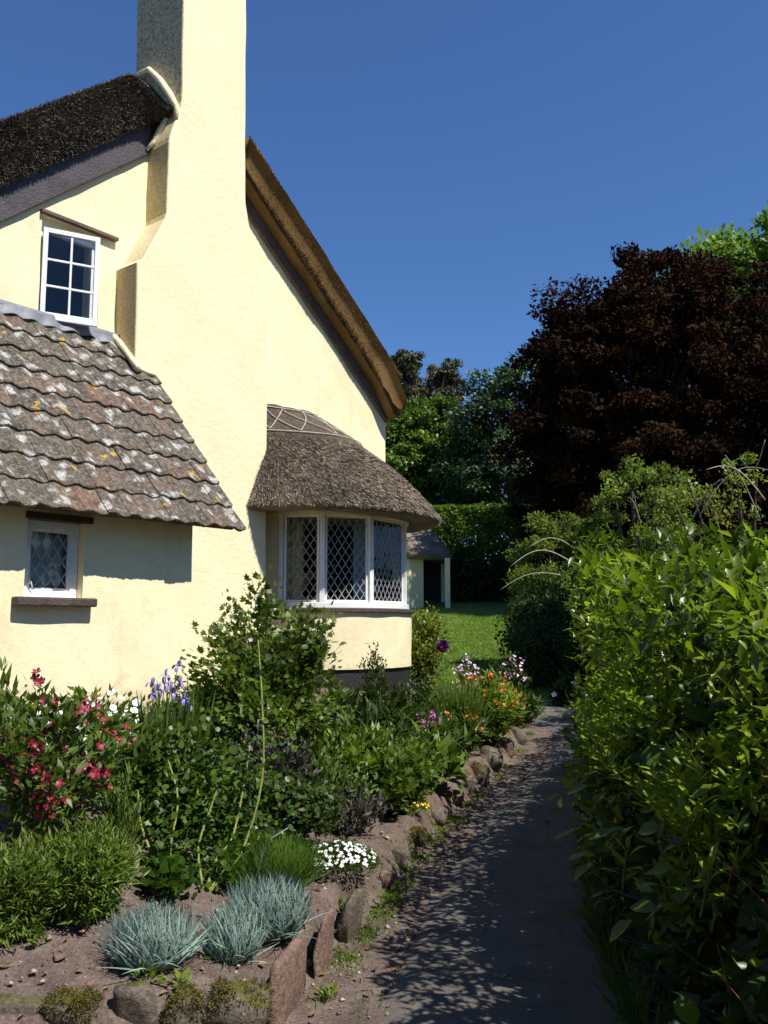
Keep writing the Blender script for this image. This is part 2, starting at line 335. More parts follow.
def base_h(y): 
    y = np.asarray(y, float); k = 1.5
    a = .112*np.logaddexp(0, (y-12.8)/k)*k; return np.where(a > 3.4, 3.4+(1-np.exp(-(a-3.4)/2))*2, a)
def G(x, y):
    d = sdist(x, y, BED); h = base_h(y)
    b = .20*sm((d+.03)/.16)+.62*sm(d/2.3)
    return h+b*np.where(np.asarray(y) > 13, sm((16.5-np.asarray(y))/3.5), 1)
def g1(x, y): return float(G(np.array([x]), np.array([y]))[0])
def gpx(px, py):
    """ground point seen at a pixel"""
    d = ray(px, py); d = d/d[1]; t = np.linspace(1.5, 60, 6000); x = d[0]*t; y = t; z = EYE+d[2]*t
    h = G(x, y); i = int(np.argmax(z < h)); return Vector((x[i], y[i], h[i]))
# ================================================================== ground, path, lawn
def axis(lo, hi, st, far):
    a = list(np.arange(lo, hi, st)); s = st
    b = hi; ext = []
    while b < far: ext.append(b); s *= 1.22; b += s
    ext.append(far); s = st; c = lo; pre = []
    while c > -far: s *= 1.22; c -= s; pre.append(c)
    return np.array(pre[::-1]+a+ext)
XS = axis(-4.5, 3.5, .045, 900.0); YS = axis(2.2, 16.5, .06, 900.0)
def fbm(x, y, f, seed=0):
    out = np.zeros_like(x)
    for k in range(4):
        a = R.random(6)*6.28; ff = f*(1.9**k)
        out += (np.sin(x*ff*1.0+a[0]+1.7*np.sin(y*ff*.7+a[1]))*np.sin(y*ff*1.1+a[2]+1.3*np.sin(x*ff*.8+a[3])))/(1.7**k)
    return out/1.6
gx, gy = np.meshgrid(XS, YS, indexing='ij'); gz = G(gx, gy)
ins = sm(sdist(gx, gy, BED)/.15+.3)*((np.abs(gx) < 5) & (gy < 17) & (gy > 2))
gz = gz+ins*(fbm(gx, gy, 7)*.018+(R.random(gx.shape)-.5)*.022)+(1-ins)*fbm(gx, gy, 3)*.004
gz = gz-.03*(1-sm(-(sdist(gx, gy, BED))*-4))*0
nx_, ny_ = gx.shape
ii = np.arange(nx_-1)[:, None]*ny_+np.arange(ny_-1)[None, :]
gq = np.stack([ii, ii+ny_, ii+ny_+1, ii+1], -1).reshape(-1, 4)
link('ground', npmesh('ground', np.stack([gx, gy, gz], -1).reshape(-1, 3), gq, M['soil'], True), kind='structure')
# path: left and right edges
PL = [(-0.62, -2), (-0.35, 1.0), (-.10, 3.6), (.06, 4.6), (.30, 5.6), (.58, 6.8), (1.0, 8.2), (1.42, 9.6), (1.90, 10.8), (2.20, 12.0), (2.28, 13.2), (2.14, 14.3), (2.25, 15.1), (3.2, 15.7), (4.4, 16.0), (6.0, 16.1)]
PR = [(1.3, -2), (1.2, 1.0), (1.15, 3.6), (1.3, 4.6), (1.5, 5.6), (1.75, 6.8), (2.05, 8.2), (2.4, 9.6), (2.72, 10.8), (2.98, 12.0), (3.2, 13.0), (3.4, 13.7), (3.6, 14.1), (4.1, 14.5), (5.0, 14.7), (6.0, 14.8)]
def resamp(P, n):
    P = np.array(P, float); u = np.arange(len(P)); t = np.linspace(0, len(P)-1, n)
    return np.stack([np.interp(t, u, P[:, 0]), np.interp(t, u, P[:, 1])], -1)
def smoothc(P, k=9):
    Q = P.copy(); 
    for a in range(2): Q[:, a] = np.convolve(np.pad(P[:, a], k//2, mode='edge'), np.ones(k)/k, 'valid')
    return Q
A_ = smoothc(resamp(PL, 300)); B_ = smoothc(resamp(PR, 300))
A_ += (R.random(A_.shape)-.5)*.02
tt = np.linspace(0, 1, 12)[None, :, None]; Pp = A_[:, None]*(1-tt)+B_[:, None]*tt
pz = base_h(Pp[..., 1])+.022+.008*np.sin(np.pi*tt[..., 0])+fbm(Pp[..., 0], Pp[..., 1], 2.5)*.004; pz[:, 0] -= .03; pz[:, -1] -= .03
q = (np.arange(299)[:, None]*12+np.arange(11)[None]); pq = np.stack([q, q+12, q+13, q+1], -1).reshape(-1, 4)[:, ::-1]
link('path', npmesh('path', np.concatenate([Pp, pz[..., None]], -1).reshape(-1, 3), pq, M['path'], True), kind='structure')
# lawn
lx = np.linspace(-14, 22, 150); ly = np.concatenate([np.linspace(14.9, 20, 60), np.linspace(20.2, 48, 80)])
LX, LY = np.meshgrid(lx, ly, indexing='ij'); 
edge = .55*np.sin(LX*.6)*.2
LZ = G(LX, LY)+.05+fbm(LX, LY, .8)*.02
LZ -= .12*(1-sm((LY-15.0)/.5))
# keep the turf below the path where they meet
dP = sdist(LX, LY, [tuple(p) for p in A_[::8]]+[tuple(p) for p in B_[::-8]]); LZ -= .14*sm((dP+.18)/.25)
keep = np.ones(LX.shape, bool)
q = (np.arange(149)[:, None]*140+np.arange(139)[None]); lq = np.stack([q, q+140, q+141, q+1], -1).reshape(-1, 4)
link('lawn', npmesh('lawn', np.stack([LX, LY, LZ], -1).reshape(-1, 3), lq, M['lawn'], True), kind='structure')

# ================================================================== cottage
UA = math.radians(51.5); O = Vector((-3.34, 9.0, 0))
U = Vector((math.cos(UA), math.sin(UA), 0)); NN = Vector((math.sin(UA), -math.cos(UA), 0))
def W(t, s, z): return O+U*t+NN*s+Vector((0, 0, z))
cot = empty('cottage', O, UA, label='cream rendered thatched cottage with tall chimney and curved bow window', cat='house')
def L(t, s, z): return (t, -s, z)
TR, ZA = 1.65, 7.56
ZR = lambda t: ZA-np.where(np.asarray(t) < TR, .85, .77)*np.abs(np.asarray(t)-TR)
def wnoise(t, z, amp):
    return amp*(np.sin(t*2.1+1)*np.sin(z*1.7+.5)+.6*np.sin(t*5.3+z*1.9)*np.sin(z*4.1-.7*t)+.3*np.sin(t*11+2*z)*np.sin(z*9+t))
class GB:
    """grid builder"""
    def __init__(s): s.V = []; s.Q = []; s.n = 0
    def grid(s, P):
        a, b = P.shape[:2]; i = np.arange(a-1)[:, None]*b+np.arange(b-1)[None]
        s.Q.append(np.stack([i, i+b, i+b+1, i+1], -1).reshape(-1, 4)+s.n); s.V.append(P.reshape(-1, 3)); s.n += a*b
    def build(s, name, mat, parent=None, smooth=True, **k):
        return link(name, npmesh(name, np.concatenate(s.V), np.concatenate(s.Q), mat, smooth), parent, **k)
def panel(gb, t0, t1, zl, zh, s, amp=.012, st=.07):
    n = max(2, int((t1-t0)/st)+1); t = np.linspace(t0, t1, n)
    a = zl(t) if callable(zl) else np.full(n, zl); b = zh(t) if callable(zh) else np.full(n, zh)
    m = max(2, int(np.max(b-a)/st)+1); k = np.linspace(0, 1, m)[None]
    Z = a[:, None]*(1-k)+b[:, None]*k; T = np.repeat(t[:, None], m, 1)
    S = s+wnoise(T, Z, amp); gb.grid(np.stack([T, -S, Z], -1))
def reveal(gb, t0, t1, z0, z1, s, dep, flare=0.0):
    """four inner faces of an opening"""
    def quad(p, q_, n=8):
        k = np.linspace(0, 1, n)[:, None]
        a = np.array(p)[None]*(1-k)+np.array(q_)[None]*k; rows = []
        for f in np.linspace(0, 1, 4):
            r = a.copy(); sf = s+wnoise(r[:, 0], r[:, 1], .012); rows.append(np.stack([r[:, 0], -(sf*(1-f)+(s-dep)*f), r[:, 1]], -1))
        gb.grid(np.stack(rows, 1))
    quad((t0, z0), (t1, z0)); quad((t1, z0), (t1, z1)); quad((t1, z1), (t0, z1)); quad((t0, z1), (t0, z0))
gb = GB()
top = lambda t: ZR(t)+.12
# upper window opening
uw = (-.27, .42, 4.60, 5.795); bw = (3.0, 5.1, 1.92, 3.02)
panel(gb, -1.95, uw[0], .2, top, 0); panel(gb, uw[0], uw[1], .2, uw[2], 0); panel(gb, uw[0], uw[1], uw[3], top, 0)
panel(gb, uw[1], bw[0], .2, top, 0); panel(gb, bw[0], bw[1], .2, bw[2], 0); panel(gb, bw[0], bw[1], bw[3], top, 0)
panel(gb, bw[1], 5.40, .2, top, 0)
reveal(gb, *uw, 0, .30); reveal(gb, *bw, 0, .35)
# eaves wall on the far side, back wall, near side wall
def side(t, flip):
    y = np.linspace(0, -7, 60)[:, None]; z = np.linspace(.2, float(ZR(t))+.1, 50)[None]
    Yv = np.repeat(y, 50, 1); Zv = np.repeat(z, 60, 0); gb.grid(np.stack([t+wnoise(Yv, Zv, .008)*(Yv < -.05), -Yv, Zv], -1))
side(5.40, 0); side(-1.95, 1); panel(gb, -1.95, 5.40, .2, top, -7)
gb.build('wall', M['wall'], cot)
# rooms behind the windows
def room(name, t0, t1, s0, s1, z0, z1):
    m = MB(); m.v = [L(t0, s0, z0), L(t1, s0, z0), L(t1, s1, z0), L(t0, s1, z0), L(t0, s0, z1), L(t1, s0, z1), L(t1, s1, z1), L(t0, s1, z1)]
    m.f = [(0, 3, 2, 1), (4, 5, 6, 7), (1, 2, 6, 5), (2, 3, 7, 6), (3, 0, 4, 7)]; m.build(name, M['dark_room'], cot)
room('upper_room', -.9, 1.6, -.31, -3.2, 4.3, 5.75); room('lower_room', 2.0, 5.3, -.36, -4, .9, 3.4)
# ---- chimney: breast with shoulders, and the stack above
def rrect(tl, tr, sf, sb, r=.022, k=3):
    pts = []
    for (cx, cy, a0) in ((tr-r, sf-r, 0), (tl+r, sf-r, 90), (tl+r, sb+r, 180), (tr-r, sb+r, 270)):
        for i in range(k+1):
            a = math.radians(a0+90*i/k); pts.append((cx+r*math.cos(a), cy+r*math.sin(a)))
    out = []
    for i, p in enumerate(pts):
        q_ = pts[(i+1) % len(pts)]; d = math.hypot(q_[0]-p[0], q_[1]-p[1]); n = max(1, int(d/.06))
        if d > .08: n = 14 if abs(q_[0]-p[0]) > abs(q_[1]-p[1]) else 9
        else: n = 1
        for j in range(n): out.append((p[0]+(q_[0]-p[0])*j/n, p[1]+(q_[1]-p[1])*j/n))
    return out
def loft(name, rows, mat, parent, amp=.008, cap=True, smooth=True):
    V = []; nr = None
    for (z, tl, tr, sf, sb) in rows:
        for (t, s) in rrect(tl, tr, sf, sb):
            V.append((t+wnoise(s+t, z, amp), -(s+wnoise(t*1.3, z+2, amp)), z))
    n = len(V)//len(rows); Q = []
    for i in range(len(rows)-1):
        for j in range(n): Q.append((i*n+j, i*n+(j+1) % n, (i+1)*n+(j+1) % n, (i+1)*n+j))
    if cap: Q.append(tuple(range((len(rows)-1)*n, len(rows)*n)))
    return link(name, pymesh(name, V, Q, mat, smooth), parent)
def prof(z, pts): return float(np.interp(z, [p[0] for p in pts], [p[1] for p in pts]))
ltl = [(0, .66), (4.4, .66), (5.48, .635), (5.52, .70), (6.10, .98), (6.14, 1.0), (7.05, 1.0), (7.18, 1.04), (7.5, 1.15), (7.7, 1.16), (10, 1.13)]
ltr = [(0, 2.64), (4, 2.61), (5.3, 2.58), (5.7, 2.52), (6.5, 2.24), (6.75, 2.18), (10, 2.11)]
rows = [(z, prof(z, ltl), prof(z, ltr), .37, -.38 if z < 7 else -.53) for z in np.arange(.3, 7.60, .07)]
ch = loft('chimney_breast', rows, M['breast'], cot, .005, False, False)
rows = [(z, prof(z, ltl), prof(z, ltr), .37, -.53) for z in np.arange(.3+.07*104, 9.75, .07)]
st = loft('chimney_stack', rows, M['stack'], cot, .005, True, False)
rows = [(z, 1.13-e, 2.11+e, .37+e, -.53-e) for z, e in ((9.70, .0), (9.71, .07), (9.85, .07), (9.86, .02), (9.95, .0))]
loft('chimney_cap', rows, M['stack'], st, .0)
m = MB(); m.tube([L(1.62, -.08, 9.9), L(1.62, -.08, 10.35)], [.15, .12], 16); m.build('chimney_pot', M['rock_red'], st, True)
# mortar fillet and flashing round the shoulders
m = MB()
m.tube([L(.68, .42, 4.28), L(.655, .36, 4.37), L(.63, .12, 4.63), L(.56, .0, 4.77)], [.032, .038, .038, .03], 8)
m.tube([L(.64, .385, 4.32), L(.80, .385, 4.295), L(.90, .38, 4.29)], [.032, .03, .02], 8)
m.build('mortar_fillet', M['mortar'], cot, True)
m = MB(); m.tube([L(1.10, -.42, 8.19), L(1.10, -.18, 8.17), L(1.10, .03, 7.95), L(1.11, .22, 7.70), L(1.12, .33, 7.50), L(1.10, .36, 7.34)], [.03, .035, .042, .042, .038, .022], 10); m.build('mortar_fillet', M['mortar'], cot, True)
m = MB(); m.tube([L(.93, .06, 7.0), L(.99, .10, 7.10), L(1.04, .14, 7.24), L(1.08, .20, 7.40)], [.02, .032, .038, .03], 8); m.build('mortar_fillet', M['mortar'], cot, True)
# ---- main thatch
def thatch_side(name, tpts, sv, botoff, topoff, mat, slant=.2, drop=0, namp=.03):
    """one slope of thatch: tpts run along t; bottom/top offsets are above the wall's rake line"""
    ts = np.array(tpts); n = len(ts); lam = np.abs(ts-TR)
    zb = ZR(ts)+botoff(ts); zt = ZR(ts)+topoff(ts)
    ring = [(t, z) for t, z in zip(ts, zb)]
    mid = [((ts[-1]+.00), zb[-1]+(zt[-1]-zb[-1])*k) for k in (.25, .5, .75)]
    mid = [(t+dx, z) for (t, z), dx in zip(mid, (.05, .09, .06))] if ts[-1] > ts[0] else [(t-dx, z) for (t, z), dx in zip(mid, (.05, .09, .06))]
    ring = ring+mid+[(t, z) for t, z in zip(ts[::-1], zt[::-1])]
    ring = np.array(ring); cen = ring.copy(); half = n
    pair = np.concatenate([ring[:n], [(ring[n-1]+ring[n+3])/2]*3, ring[n+3:]])
    cmid = np.concatenate([(ring[:n]+ring[n+3:][::-1])/2, [(ring[n-1]+ring[n+3])/2]*3, ((ring[:n]+ring[n+3:][::-1])/2)[::-1]])
    secs = [(sv, .90), (sv-.015, .96), (sv-.05, 1.0)]+[(s, 1.0) for s in np.arange(sv-.2, -7.6, -.25)]
    V = []
    lift = np.concatenate([np.zeros(n), [.25, .5, .75], np.ones(n)])
    for s, k in secs:
        p = cmid+(ring-cmid)*k
        nz = np.array([noise.noise(Vector((a*3, s*3, b*3)))*namp+noise.noise(Vector((a*11, s*11, b*11)))*namp*.5 for a, b in p])
        back = slant*(1-lift)*(s > sv-.3)
        if drop: p = p.copy(); p[:, 1] -= drop*lift*sm((p[:, 0]-.45)/.65)*sm((s+.45)/.75)
        V.append(np.stack([p[:, 0]+nz*.5, np.full(len(p), -s)-nz*.3+back, p[:, 1]+nz], -1))
    V = np.array(V); a, b = V.shape[:2]; Q = []
    for i in range(a-1):
        for j in range(b): Q.append((i*b+j, i*b+(j+1) % b, (i+1)*b+(j+1) % b, (i+1)*b+j))
    f = [tuple(x) for x in Q]
    for i in range(n-1): f.append((i, i+1, b-2-i, b-1-i))
    f.append((n-1, n, b-n)); f.append((n, n+1, n+2)) if False else None
    f.append((n-1, n, n+1, n+2, n+3))
    return link(name, pymesh(name, V.reshape(-1, 3), [x for x in f if x], mat, True), cot)
tR_ = np.linspace(2.19, 5.42, 40); tL_ = np.linspace(1.13, -2.4, 46)
thatch_side('thatch_slope', tR_, .40, lambda t: .15+0*t-.14*sm((t-5.0)/.4), lambda t: .45+.05*sm((t-2.2)/.8)-.20*sm((t-4.9)/.5), M['thatch_gold'], .20, 0, .014)
thatch_side('thatch_slope', tL_, .32, lambda t: .36+0*t, lambda t: 1.05+0*t, M['thatch_dark'], .20, .62)
thatch_side('thatch_ridge', np.linspace(1.10, 2.6, 16), -.56, lambda t: .3+0*t, lambda t: .9+0*t, M['thatch_dark'], 0)
# reed ends bristling from the verges
def straws(name, P, D, ln, wd, mat, parent, jit=.35):
    n = len(P); D = D+R.normal(0, jit, (n, 3)); D /= np.linalg.norm(D, axis=1, keepdims=True)
    S = np.cross(D, R.normal(0, 1, (n, 3))); S /= np.linalg.norm(S, axis=1, keepdims=True)
    l = ln*(.5+R.random(n))[:, None]; w_ = wd*(.6+.8*R.random(n))[:, None]
    V = np.stack([P-S*w_, P+S*w_, P+S*w_*.6+D*l, P-S*w_*.6+D*l], 1).reshape(-1, 3)
    return link(name, npmesh(name, V, np.arange(4*n).reshape(-1, 4), mat, rnd=np.repeat(R.random(n), 4)), parent, kind='stuff')
def strawmat(name, cols):
    m, nt, p, o = newmat(name); a = nd(nt, 'ShaderNodeAttribute'); a.attribute_name = 'rnd'
    r = ramp(nt, a.outputs['Fac'], [(i/(len(cols)-1), c) for i, c in enumerate(cols)])
    g = nd(nt, 'ShaderNodeTexCoord').outputs['Object']; n2 = noise_n(nt, g, 2.6, 4); r2 = ramp(nt, n2.outputs[0], [(.35, (.7, .68, .66)), (.65, (1.25, 1.2, 1.12))])
    nt.links.new(mixc(nt, 1.0, r.outputs[0], r2.outputs[0], 'MULTIPLY'), p.inputs['Base Color']); p.inputs['Roughness'].default_value = .85; p.inputs['Specular IOR Level'].default_value = .2; return m
M['straw_dark'] = strawmat('dark_straw', [(.04, .034, .028), (.10, .085, .07), (.17, .145, .12), (.30, .27, .225)])
M['straw_gold'] = strawmat('gold_straw', [(.15, .09, .035), (.26, .165, .07), (.38, .26, .12), (.50, .38, .2)])
M['straw_bow'] = strawmat('grey_brown_straw', [(.08, .064, .050), (.17, .138, .105), (.30, .25, .195), (.50, .44, .36)])
def verge(n, t0, t1, zb, zt, s0, mat, ln=.035, slant=.2):
    t = t0+(t1-t0)*R.random(n); k = R.random(n); k = np.where(R.random(n) < .25, .9+.1*k, k)
    z = ZR(t)+zb+(zt-zb)*k-(.62*k*sm((t-.45)/.65) if zt > .9 else 0); ed = np.abs(k-.5)*2; s = s0-slant*(1-k)-.02*np.clip(ed-.8, 0, 1)*5
    P = np.stack([t, -s, z], -1); D = np.stack([0*t, -np.ones(n), (k-.5)*1.2], -1)
    straws('reed_ends', P, D, ln, .0035, mat, cot, .55)
verge(15000, 2.2, 5.30, .17, .50, .395, M['straw_gold'], .018, .19); verge(30000, -1.6, 1.08, .36, 1.02, .32, M['straw_dark'], .030)
# bargeboards
m = MB()
def rakeboard(m, t0, t1, off0, off1, s, th):
    za, zb_ = float(ZR(t0)), float(ZR(t1)); v = []
    for (t, z) in ((t0, za), (t1, zb_)):
        for o_ in (off0, off1):
            for ss in (s, s-th): v.append(L(t, ss, z+o_))
    m.add(v, [(0, 4, 6, 2), (1, 3, 7, 5), (0, 1, 5, 4), (2, 6, 7, 3), (0, 2, 3, 1), (4, 5, 7, 6)])
rakeboard(m, -2.3, .99, -.01, .40, .055, .045); m.build('bargeboard', M['board'], cot, bevel=.008)
m = MB(); rakeboard(m, 2.2, 5.40, -.06, .17, .045, .05); m.build('bargeboard', M['brownboard'], cot, bevel=.006)
# ---- upper casement window
def bars(name, rects, s0, s1, mat, parent, mtx=None, bev=.004):
    m = MB()
    for (a, b, c, d) in rects: m.box((a, -s0, c), (b, -s1, d))
    o = m.build(name, mat, parent, bevel=bev)
    if mtx is not None: o.matrix_local = mtx
    return o
uwf = bars('window', [(uw[0], uw[0]+.05, uw[2], 5.72), (uw[1]-.06, uw[1], uw[2], 5.72), (uw[0]+.05, uw[1]-.06, 5.66, 5.72), (uw[0]+.05, uw[1]-.06, uw[2], uw[2]+.05)], -.06, -.12, M['white'], cot)
bars('window_head', [(uw[0], uw[1], 5.722, 5.80)], -.07, -.14, M['wall'], cot)
wd, hg = .565, .97
sash = bars('sash', [(0, .05, 0, hg), (wd-.05, wd, 0, hg), (.05, wd-.05, 0, .075), (.05, wd-.05, hg-.05, hg)], .02, -.02, M['white'], uwf)
SM = Matrix.Translation(L(uw[0]+.02, .0, uw[2]+.09)) @ Matrix.Rotation(math.radians(-23), 4, 'Z'); sash.matrix_local = SM
# muntins and panes lie in the sash: sub-parts of the window
bars('glazing_bar', [(wd/2-.011, wd/2+.011, .075, hg-.05)], .012, -.012, M['white'], uwf, SM, .002)
for k in (1, 2):
    z = .075+(hg-.125)*k/3; bars('glazing_bar', [(.05, wd-.05, z-.011, z+.011)], .0135, -.0135, M['white'], uwf, SM, .002)
for i in range(2):
    for k in range(3):
        a = .05+(wd-.1)/2*i+.011*i; b = a+(wd-.1)/2-.011; c = .075+(hg-.125)*k/3+.011*(k > 0); d = .075+(hg-.125)*(k+1)/3-.011*(k < 2)
        m = MB(); m.box((a, -.002, c), (b, .002, d)); o = m.build('pane', M['glass'], uwf); o.matrix_local = SM @ Matrix.Rotation(math.radians(random.uniform(-.8, .8)), 4, 'X')
# lintel drip board over the upper window
m = MB(); m.box(L(-.30, .05, 5.80), L(.62, -.05, 5.84)); m.build('lintel', M['brownboard'], cot, bevel=.006)

# ---- lean-to
SW, TC = 1.50, .565
gb = GB(); sw = (-1.13, -.60, 1.83, 2.46)
lz = lambda t: 2.80+0*t
panel(gb, -3.6, sw[0], .2, 2.70, SW, .010); panel(gb, sw[0], sw[1], .2, sw[2], SW, .010); panel(gb, sw[0], sw[1], sw[3], 2.70, SW, .010); panel(gb, sw[1], TC, .2, 2.70, SW, .010)
reveal(gb, *sw, SW, .16)
# side wall of the lean-to (faces the bow window), triangular top
k1 = np.linspace(0, 1, 20)[:, None]; k2 = np.linspace(0, 1, 40)[None]
Sg = .3+(SW+wnoise(TC, k2*2.65+.2, .010)-.3)*k1; Zt = np.minimum(4.70-1.21*Sg-.05, 9); Zg = .2+(Zt-.2)*k2
gb.grid(np.stack([TC+0*Zg+.006*np.sin(Zg*4)*np.sin(Sg*5)*np.sin(np.pi*k1), -Sg, Zg], -1))
gb.build('lean_to_wall', M['wall'], cot)
m = MB(); m.v = [L(sw[0]-.3, SW-.17, 1.5), L(sw[1]+.3, SW-.17, 1.5), L(sw[1]+.3, .4, 1.5), L(sw[0]-.3, .4, 1.5), L(sw[0]-.3, SW-.17, 2.7), L(sw[1]+.3, SW-.17, 2.7), L(sw[1]+.3, .4, 2.7), L(sw[0]-.3, .4, 2.7)]
m.f = [(0, 3, 2, 1), (4, 5, 6, 7), (1, 2, 6, 5), (2, 3, 7, 6), (3, 0, 4, 7)]; m.build('larder_room', M['dark_room'], cot)
K, Z0, SE, TV = 1.21, 4.66, 1.78, .92
ang = math.atan(K); LEN = SE/math.cos(ang)
def RP(t, d, h): # roof point: t along, d down the slope from the wall, h above the deck
    return L(t, d*math.cos(ang)+h*math.sin(ang), Z0-d*math.sin(ang)+h*math.cos(ang))
m = MB()
v = [RP(t, d, h) for t in (-3.0, TV-.05) for d in (0, LEN-.05) for h in (-.05, -.005)]
m.add(v, [(0, 2, 3, 1), (4, 5, 7, 6), (0, 1, 5, 4), (2, 6, 7, 3), (0, 4, 6, 2), (1, 3, 7, 5)])
deck = m.build('tile_roof', M['wood'], cot)
RM = Matrix(((1, 0, 0, 0), (0, -math.cos(ang), -math.sin(ang), 0), (0, -math.sin(ang), math.cos(ang), Z0), (0, 0, 0, 1)))
def tile_mesh(seed):
    r = random.Random(seed); wd_, ln_ = .229, .385; n = 13; V = []; top_ = []
    def pz(u): c = math.cos(2*math.pi*(u-.2)); return .011*c+.005*c*abs(c)
    for row, (y, dz) in enumerate(((0, .0), (ln_*.55, .004+r.uniform(-.003, .003)), (ln_-.012, .010), (ln_, .004))):
        for h in (.0, -.024):
            for i in range(n):
                u = i/(n-1); V.append((-wd_/2+wd_*u+r.uniform(-.0015, .0015), y+(r.uniform(-.004, .004) if row == 3 else 0), pz(u)+h+dz+.03+r.uniform(-.0015, .0015)))
    F = []
    for row in range(3):
        a = row*2*n; b = (row+1)*2*n
        for i in range(n-1): F.append((a+i, a+i+1, b+i+1, b+i)); F.append((a+n+i, b+n+i, b+n+i+1, a+n+i+1))
        F.append((a, b, b+n, a+n)); F.append((a+n-1, a+2*n-1, b+2*n-1, b+n-1))
    a = 3*2*n
    for i in range(n-1): F.append((a+i, a+i+1, a+n+i+1, a+n+i))
    return pymesh('tile', V, F, M['tile'], False)
TM = [tile_mesh(i) for i in range(6)]
NR = 9; g = (LEN-.03)/NR
for r_ in range(NR):
    c = 0; t = TV-.11
    while t > -2.7:
        d = g*r_; 
        mt = Matrix.Translation((t+random.uniform(-.004, .004), d+random.uniform(-.007, .007)-.02, .0+random.uniform(0, .006))) @ Matrix.Rotation(math.radians(3.6+random.uniform(-.6, .6)), 4, 'X') @ Matrix.Rotation(math.radians(random.uniform(-1.1, 1.1)), 4, 'Z')
        if not (t > .70 and d*math.cos(ang) < -.1): link('tile', TM[random.randrange(6)], deck, RM @ mt)
        t -= .217; c += 1
# lead flashing strip dressed over the top course
gb = GB(); t = np.linspace(-2.8, .74, 90)[:, None]; k = np.linspace(0, 1, 7)[None]
dd = -.02+.15*k+0*t; hh = .055+.018*np.cos(2*np.pi*(t-TV)/.217)*k+.05*(1-k)**2+.012*np.sin(t*9)*k
P = np.stack([t+0*k, -(dd*math.cos(ang)+hh*math.sin(ang)), Z0-dd*math.sin(ang)+hh*math.cos(ang)], -1); gb.grid(P)
o = gb.build('lead_flashing', M['lead'], cot); md = o.modifiers.new('s', 'SOLIDIFY'); md.thickness = .006
# ---- small leaded window: frame, cames, diamond panes
def clip_poly(poly, x0, x1, z0, z1):
    def cl(P, f, inter):
        out = []
        for i in range(len(P)):
            a, b = P[i], P[(i+1) % len(P)]
            if f(a): out.append(a)
            if f(a) != f(b): out.append(inter(a, b))
        return out
    def ix(v): return lambda a, b: (v, a[1]+(b[1]-a[1])*(v-a[0])/(b[0]-a[0]))
    def iz(v): return lambda a, b: (a[0]+(b[0]-a[0])*(v-a[1])/(b[1]-a[1]), v)
    for f, i_ in ((lambda p: p[0] >= x0, ix(x0)), (lambda p: p[0] <= x1, ix(x1)), (lambda p: p[1] >= z0, iz(z0)), (lambda p: p[1] <= z1, iz(z1))):
        if poly: poly = cl(poly, f, i_)
    return poly
def leaded(parent, mtx, wd, hg, dw, dh, cw=.006, tilt=1.2):
    """a leaded light wd x hg in the local xz plane, facing -y"""
    nx, nz = int(wd/dw)+2, int(hg/dh)+2; m = MB()
    for i in range(-1, nx*2+1):
        for j in range(-1, nz*2+1):
            if (i+j) % 2: continue
            cx, cz = i*dw/2, j*dh/2
            p = clip_poly([(cx-dw/2, cz), (cx, cz-dh/2), (cx+dw/2, cz), (cx, cz+dh/2)], 0, wd, 0, hg)
            if len(p) < 3: continue
            xs = [a for a, b in p]; zs = [b for a, b in p]
            if (max(xs)-min(xs))*(max(zs)-min(zs)) < .0004: continue
            ox, oz = sum(xs)/len(xs), sum(zs)/len(zs); ra, rb = math.radians(random.gauss(0, tilt)), math.radians(random.gauss(0, tilt))
            v = []; 
            for th in (-.0012, .0012): v += [(a, th+(a-ox)*math.tan(ra)+(b-oz)*math.tan(rb), b) for a, b in p]
            n = len(p); fs = [tuple(range(n)), tuple(range(n, 2*n))[::-1]]+[(k, (k+1) % n+0, (k+1) % n+n, k+n)[::-1] for k in range(n)]
            link('pane', pymesh('pane', v, fs, M['glass']), parent, mtx)
    s = dh/dw
    for sg in (1, -1):
        for k in range(-nz*2-4, nz*2+nx*2+4):
            # line z = sg*s*x + c through diamond edges
            c_ = (k+.5)*dh
            pts = []
            for x in (0, wd):
                z = sg*s*x+c_
                if 0 <= z <= hg: pts.append((x, z))
            for z in (0, hg):
                x = (z-c_)/(sg*s)
                if 0 < x < wd: pts.append((x, z))
            if len(pts) >= 2:
                a, b = pts[0], pts[1]
                if math.dist(a, b) > .02: m.obox((a[0], -.0, a[1]), (b[0], -.0, b[1]), .008, cw*1.2, (0, 0, 1) if False else (-(b[1]-a[1]), 0, (b[0]-a[0])))
    m.build('lead_lattice', M['cames'], parent, mtx=mtx, kind='stuff')
sf = bars('window', [(sw[0]+.005, sw[0]+.075, sw[2], sw[3]), (sw[1]-.075, sw[1]-.005, sw[2], sw[3]), (sw[0]+.075, sw[1]-.075, sw[3]-.07, sw[3]-.0), (sw[0]+.075, sw[1]-.075, sw[2], sw[2]+.055)], SW-.075, SW-.14, M['oldwhite'], cot)
x0, x1, z0, z1 = sw[0]+.075, sw[1]-.075, sw[2]+.055, sw[3]-.07
bars('casement', [(x0, x0+.022, z0, z1), (x1-.022, x1, z0, z1), (x0+.022, x1-.022, z0, z0+.025), (x0+.022, x1-.022, z1-.022, z1)], SW-.085, SW-.115, M['oldwhite'], sf, None, .003)
leaded(sf, Matrix.Translation(L(x0+.022, SW-.10, z0+.025)), x1-x0-.044, z1-z0-.047, .098, .148, .008)
m = MB(); m.tube([L(x0+.012, SW-.07, z0+.05), L(x0+.012, SW-.055, z0+.09), L(x0+.03, SW-.05, z0+.02)], .006, 6); m.build('catch', M['white'], sf, True)
m = MB(); m.box(L(sw[0]-.10, SW+.10, sw[2]-.075), L(sw[1]+.09, SW-.14, sw[2]-.002)); m.build('window_sill', M['sill'], cot, bevel=.014)
